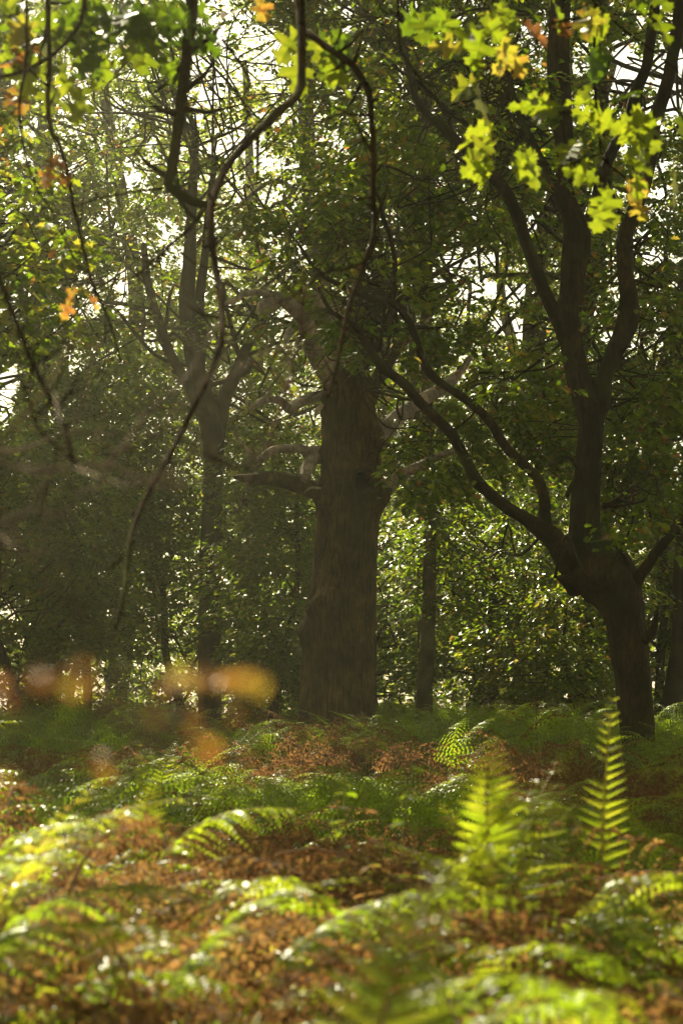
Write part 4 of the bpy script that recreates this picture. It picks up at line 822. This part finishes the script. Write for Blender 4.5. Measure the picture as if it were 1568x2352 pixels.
BF = [frond_mesh('frond', ratio=.17, H=.52, Lb=.50, a0=a0, a1=a1, W=w_ * .42, n=18, seed=20 + i, brown=True, crumple=cr, sag=.6, tb=tb, detail=11) for i, (a0, a1, w_, cr, tb) in enumerate(
     [(72, -60, .22, .6, .84), (66, -80, .20, .8, .92), (76, -50, .22, .5, .78), (60, -70, .2, .9, .96)])]
UP = [frond_mesh('frond', H=.75, Lb=.36, crumple=.07, a0=88, a1=66, W=.048, n=20, seed=40, ratio=.12, sag=.12, tb=.48, detail=14), frond_mesh('frond', H=.80, Lb=.24, a0=86, a1=40, W=.066, n=14, seed=41, ratio=.13, sag=.15, tb=.5, detail=14)]
FARG = [frond_mesh('frond', ratio=.17, H=.68, Lb=.5, a0=74, a1=a1, W=.14, n=13, seed=60 + i, sag=.3, tb=tb, detail=5) for i, (a1, tb) in enumerate([(-10, .16), (-30, .26), (10, .20)])]  # darker tints of the far fronds, green and brown, stand in for shade
FARB = [frond_mesh('frond', ratio=.2, H=.6, Lb=.5, a0=70, a1=-60, W=.11, n=12, seed=70 + i, brown=True, crumple=.6, sag=.5, tb=tb, detail=5) for i, tb in enumerate((.92, .99))]
def fern(x, y, height, fronds, label, group, name='bracken_fern', rz=None, tilt=.08):
    root = empty(name, (x, y, float(gz(x, y)) - .02)); tag(root, label, 'fern', group)
    root.rotation_euler = (0, 0, rng.uniform(0, 6.28) if rz is None else rz)
    for k_, ((me_, top), az, sc) in enumerate(fronds):
        o = bpy.data.objects.new('frond', me_); C.collection.objects.link(o); o.parent = root
        s_ = height / top * sc; o.scale = (s_, s_ * rng.uniform(.9, 1.1), s_); o.rotation_euler = (rng.normal(0, tilt), rng.normal(0, tilt), az)
    return root
def topline(x, y):
    px, _ = proj(np.array([x, y, 1.2])); 
    t = np.interp(y, [3.2, 4, 5, 6, 7, 9], [2330, 2190, 2030, 1930, 1870, 1830])
    if y > 4.5: t += np.interp(px, [0, 350, 520, 800, 1000, 1150, 1568], [-25, -10, 80, 130, 80, 10, 20])
    return P(px, t, y)[2]
cnt = 0
for ylo, yhi, num in [(3.2, 4.4, 45), (4.4, 5.8, 75), (5.8, 7.6, 80), (7.6, 10.5, 72)]:
    for i in range(num):
        y = math.sqrt(rng.uniform(ylo ** 2, yhi ** 2)); x = rng.uniform(-1, 1) * (.16 * y + .25)
        h_ = topline(x, y) * (.76 + .26 * float(vnoise(np.array([x * 2.6, y * 1.6, 7.])))) * rng.uniform(.94, 1.05)
        if y > 7.6: h_ *= rng.uniform(.78, .9)
        bn = float(vnoise(np.array([x * 1.1 + 3, y * .9, 0.]), 51)) + rng.normal(0, .15)
        px_, _ = proj(np.array([x, y, 1.2]))
        brown = bn > .63
        src = BF if brown else GF
        k_ = rng.integers(10, 16)
        fr = [(src[rng.integers(len(src))], j * 6.28 / k_ + rng.normal(0, .5), rng.uniform(.68, 1.05)) for j in range(k_)]
        fr += [((GF if brown else BF)[rng.integers(4)], rng.uniform(0, 6.28), rng.uniform(.6, .9)) for _ in range(rng.integers(0, 4))]
        lit = 'right' if px_ > 980 else 'left'
        zx = 'at the lower left' if px_ < 420 else 'low in the left centre' if px_ < 800 else 'low in the right centre' if px_ < 1150 else 'at the lower right'
        zy = 'close to the camera' if y < 4.6 else 'in the middle of the near thicket' if y < 6.4 else 'along the far edge of the near thicket'
        lab = ('withered brown bracken ' if brown else 'green arching bracken ')
        lab += zx + ', ' + zy
        grp = ('withered brown bracken ' if brown else 'green bracken ') + zx + ', ' + zy
        fern(x, y, h_, fr, lab, grp); cnt += 1
# hero fronds, each placed where it stands out
def hero(px, py_top, y, meshes, label, rz=0, scl=None):
    p_ = P(px, py_top, y); m0, top0 = meshes[0][0]; co = np.empty(len(m0.vertices) * 3, np.float32); m0.vertices.foreach_get('co', co); co = co.reshape(-1, 3)
    tip = co[np.argmax(co[:, 2])] * (p_[2] / top0); an = meshes[0][1] + rz
    p_ = p_ - np.array([tip[0] * math.cos(an) - tip[1] * math.sin(an), 0, 0])
    return fern(p_[0], y, p_[2] + .02, meshes, label, None, rz=rz, tilt=.015)
hero(1395, 1590, 6.4, [(UP[0], 1.35, 1.0)], 'tall upright green frond standing alone before the pollard trunk')
hero(1158, 1690, 5.9, [(UP[1], -1.3, 1.0), (GF[2], 1.2, .96), (GF[8], -2.2, .9), (GF[6], -.8, .9)], 'bright yellow green fern rising in front of the sunlit sapling')
hero(300, 1738, 8.0, [(UP[0], 2.0, 1.0), (UP[1], -1.0, .94)], 'slender pale fern tip curling above the sunlit thicket on the left')
hero(390, 1695, 15.5, [(UP[1], 1.3, 1.0)], 'small vivid green frond glowing in the shaded bracken left of the dead oak')
hero(200, 1775, 4.9, [(GF[8], 5.6, 1.0), (GF[2], 2.0, .97), (GF[4], .2, .98)], 'blurred lime fern rising at the top of the left thicket')
hero(1540, 1730, 7.4, [(GF[1], 3.5, 1.0), (GF[3], 2.9, .93)], 'silvery arching fern at the right edge beside the pollard foot')
hero(0, 1645, 10.5, [(GF[0], -.2, 1.0), (GF[2], .5, .9)], 'dark arching fern at the left edge above the thicket')
hero(975, 1960, 2.6, [(UP[1], 1.2, 1.0), (UP[1], .2, .9), (GF[6], -1.8, .9)], 'large blurred upright fern low in the middle')
hero(240, 1850, 5.0, [(GF[0], .1, 1.0), (GF[1], .5, .97)], 'fern with gleaming white topped fronds on the left thicket')
hero(800, 2015, 4.4, [(GF[0], .0, 1.0), (GF[5], .4, .98)], 'fern with a broad gleaming frond low in the centre')
hero(1250, 2290, 3.9, [(GF[3], .2, 1.0), (GF[5], 2.9, 1.0)], 'arching silvery fern at the bottom right corner')
hero(600, 1870, 6.4, [(GF[1], .1, 1.0)], 'drooping pale edged frond above the dark hollow in the middle')
hero(200, 1945, 4.5, [(GF[0], .1, 1.0), (GF[5], -.3, .97)], 'fern with two stacked silvery fronds low on the left')
hero(210, 2075, 4.0, [(GF[5], .0, 1.0)], 'narrow silvery frond below the stacked ones on the left')
hero(520, 2075, 4.2, [(GF[4], -.2, 1.0), (GF[0], .3, .96)], 'fern with a gleaming frond sloping down left of the centre')
hero(720, 2240, 3.6, [(GF[2], .4, 1.0), (GF[8], -1.4, .95)], 'bright lime fern tips at the bottom centre')
hero(1200, 1925, 5.6, [(GF[6], -.4, 1.0), (GF[7], -2.2, .95), (GF[1], -1.4, .9)], 'broad yellow green fern drooping right of the centre')
hero(1480, 1980, 5.4, [(GF[7], -2.4, 1.0), (GF[6], -.9, .95)], 'shaded green fern hanging at the lower right')
# mid and far bracken: reads as one mass
def flat(me_):
    v = np.empty(len(me_.vertices) * 3, np.float32); me_.vertices.foreach_get('co', v)
    lt = np.empty(len(me_.polygons), np.int32); me_.polygons.foreach_get('loop_total', lt)
    li = np.empty(len(me_.loops), np.int32); me_.loops.foreach_get('vertex_index', li)
    tn = np.empty(len(me_.polygons), np.float32); me_.attributes['tint'].data.foreach_get('value', tn)
    st = np.concatenate([[0], np.cumsum(lt)[:-1]]); out_ = {}
    for k_ in np.unique(lt):
        s_ = np.where(lt == k_)[0]; out_[int(k_)] = (li[st[s_][:, None] + np.arange(k_)], tn[s_])
    return v.reshape(-1, 3), out_
fl = {id(m_): flat(m_) for m_, _ in FARG + FARB + BF + GF}
def mass(name, ylo, yhi, num, hh, label, FARG=FARG, FARB=FARB, cut=.70, per=5):
    vs, ps, ts, nv = [], {}, {}, 0
    for i in range(num):
        y = math.sqrt(rng.uniform(ylo ** 2, yhi ** 2)); x = rng.uniform(-1, 1) * (.165 * y + .5)
        if (x - ctr[0][0]) ** 2 + (y - YO) ** 2 < .5: continue
        bn = float(vnoise(np.array([x * .5 + 3, y * .35, 0.]), 52)) + rng.normal(0, .12)
        hp = hh * (.75 + .5 * float(vnoise(np.array([x * .6, y * .4, 3.]), 53)))
        for j in range(per):
            src = (FARB if bn > cut else FARG); me_, top = src[rng.integers(len(src))]
            v, pl = fl[id(me_)]; s_ = hp / top * rng.uniform(.75, 1.05); a = rng.uniform(0, 6.28); c_, q_ = math.cos(a), math.sin(a)
            vv = v * s_; tilt = rng.normal(0, .12); vv = np.stack([vv[:, 0] + vv[:, 2] * tilt, vv[:, 1], vv[:, 2]], 1)
            vs.append(np.stack([vv[:, 0] * c_ - vv[:, 1] * q_ + x, vv[:, 0] * q_ + vv[:, 1] * c_ + y, vv[:, 2] + float(gz(x, y))], 1))
            for k_, (ix, tn) in pl.items():
                ps.setdefault(k_, []).append(ix + nv); ts.setdefault(k_, []).append(tn + rng.normal(0, .04))
            nv += len(v)
    ks = list(ps)
    tag(mesh(name, np.vstack(vs), [np.vstack(ps[k_]) for k_ in ks], M['fern'], tint=np.clip(np.concatenate([np.concatenate(ts[k_]) for k_ in ks]), 0, 1)), kind='stuff', label=label)
mass('fallen_bracken', 2.6, 11, 230, .60, 'tangle of collapsed brown bracken under the green fronds', GF, BF, .40, 7)
mass('bracken_undergrowth', 10, 20, 520, 1.0, 'shaded bracken and low growth covering the forest floor')
mass('far_bracken', 20, 48, 680, 1.22, 'dense bracken around the feet of the far trees')

# nettle stems with glinting leaves in front of the hollow
for i, (px, py, y, h_) in enumerate([(785, 1725, 6.6, 1), (765, 1765, 6.6, 1), (945, 1735, 6.8, 1), (835, 1830, 6.0, 1), (925, 1800, 6.4, 1), (1265, 1800, 6.6, 1)]):
    p_ = P(px, py, y); root = empty('nettle'); tag(root, ['tallest nettle with glinting leaves left of centre', 'second nettle just left of the tallest glinting one', 'thin nettle standing before the slim pale trunk', 'low nettle with brown leaves in the middle', 'nettle leaning beside the brown bracken', 'nettle half hidden between the two bright ferns'][i], 'plant', 'nettles rising from the thicket')
    a = np.array([p_[0] + rng.normal(0, .05), y, 0]); st_ = bend(a, p_, 8, 0, .05); Tubes().add(st_, np.linspace(.004, .0015, 8), 6, .05).build('stem', M['stem'], root)
    q_ = catmull(st_, 40)[20:]; L = Leaves(*OVAL); ps_ = q_[::2]; ps_ = np.repeat(ps_, 2, 0); N = len(ps_)
    an = rng.uniform(0, 6.28, N); L.add(ps_, np.stack([np.cos(an), np.sin(an), rng.normal(-.1, .2, N)], 1), np.stack([rng.normal(0, .15, N), rng.normal(0, .15, N), np.ones(N)], 1), rng.uniform(.03, .055, N), np.full(N, .45 if i != 3 else .85) + rng.normal(0, .05, N))
    L.build('leaves', M['fern'], root); adopt(root, tuple(a))

# ------------------------------------------------------------------ distant walker in a dark red top
YW = 49.5
w0 = P(156, 1672, YW); wx = float(w0[0])
per = empty('person', (wx, YW, 0)); tag(per, 'distant person in a dark red top half hidden by bracken on the left', 'person')
def body(name, pts, rads, mat, sides=14):
    Tubes().add(pts, rads, sides, .03).build(name, mat, per)
sc = .98
body('body', [(0, 0, .85), (0, 0, .95), (0, 0, 1.1), (0, 0, 1.3), (0, 0, 1.42), (0, 0, 1.47), (0, 0, 1.54), (0, -.01, 1.60), (0, -.01, 1.68), (0, 0, 1.74), (0, 0, 1.77)], [.15, .16, .14, .18, .16, .07, .06, .085, .095, .07, .02], M['skin'])
body('jumper', [(0, 0, .88), (0, 0, 1.0), (0, 0, 1.15), (0, 0, 1.32), (0, 0, 1.43), (0, 0, 1.49)], [.19, .19, .18, .215, .19, .08], M['red'])
body('hair', [(0, .02, 1.60), (0, .03, 1.68), (0, .02, 1.75), (0, .01, 1.785)], [.08, .105, .085, .02], M['hair'])
for s_ in (-1, 1):
    body('sleeve', [(.17 * s_, 0, 1.42), (.24 * s_, 0, 1.3), (.27 * s_, .0, 1.12), (.25 * s_, -.1, .92)], [.07, .06, .05, .04], M['red'])
    body('trouser_leg', [(.09 * s_, 0, .92), (.1 * s_, 0, .7), (.1 * s_, -.03, .45), (.11 * s_, 0, .05), (.11 * s_, -.08, .02)], [.11, .09, .07, .055, .045], M['jean'])

# ------------------------------------------------------------------ haze
if HAZE > 0:
    x0, x1, y0, y1, z0, z1 = -135, 135, -45, 205, -1.5, 34
    v = [(x, y, z) for x in (x0, x1) for y in (y0, y1) for z in (z0, z1)]
    f = [(0, 1, 3, 2), (4, 6, 7, 5), (0, 4, 5, 1), (2, 3, 7, 6), (0, 2, 6, 4), (1, 5, 7, 3)]
    m, nt, out = newmat('haze'); pv = nt.nodes.new('ShaderNodeVolumePrincipled'); pv.inputs['Color'].default_value = (.96, .94, .70, 1)
    pv.inputs['Density'].default_value = HAZE; pv.inputs['Anisotropy'].default_value = .80
    nt.links.new(pv.outputs[0], out.inputs['Volume'])
    hz = mesh('haze', v, [f], m); tag(hz, kind='stuff', label='thin sunlit mist between the trees')
print('objects', len(bpy.data.objects), 'ferns', cnt)
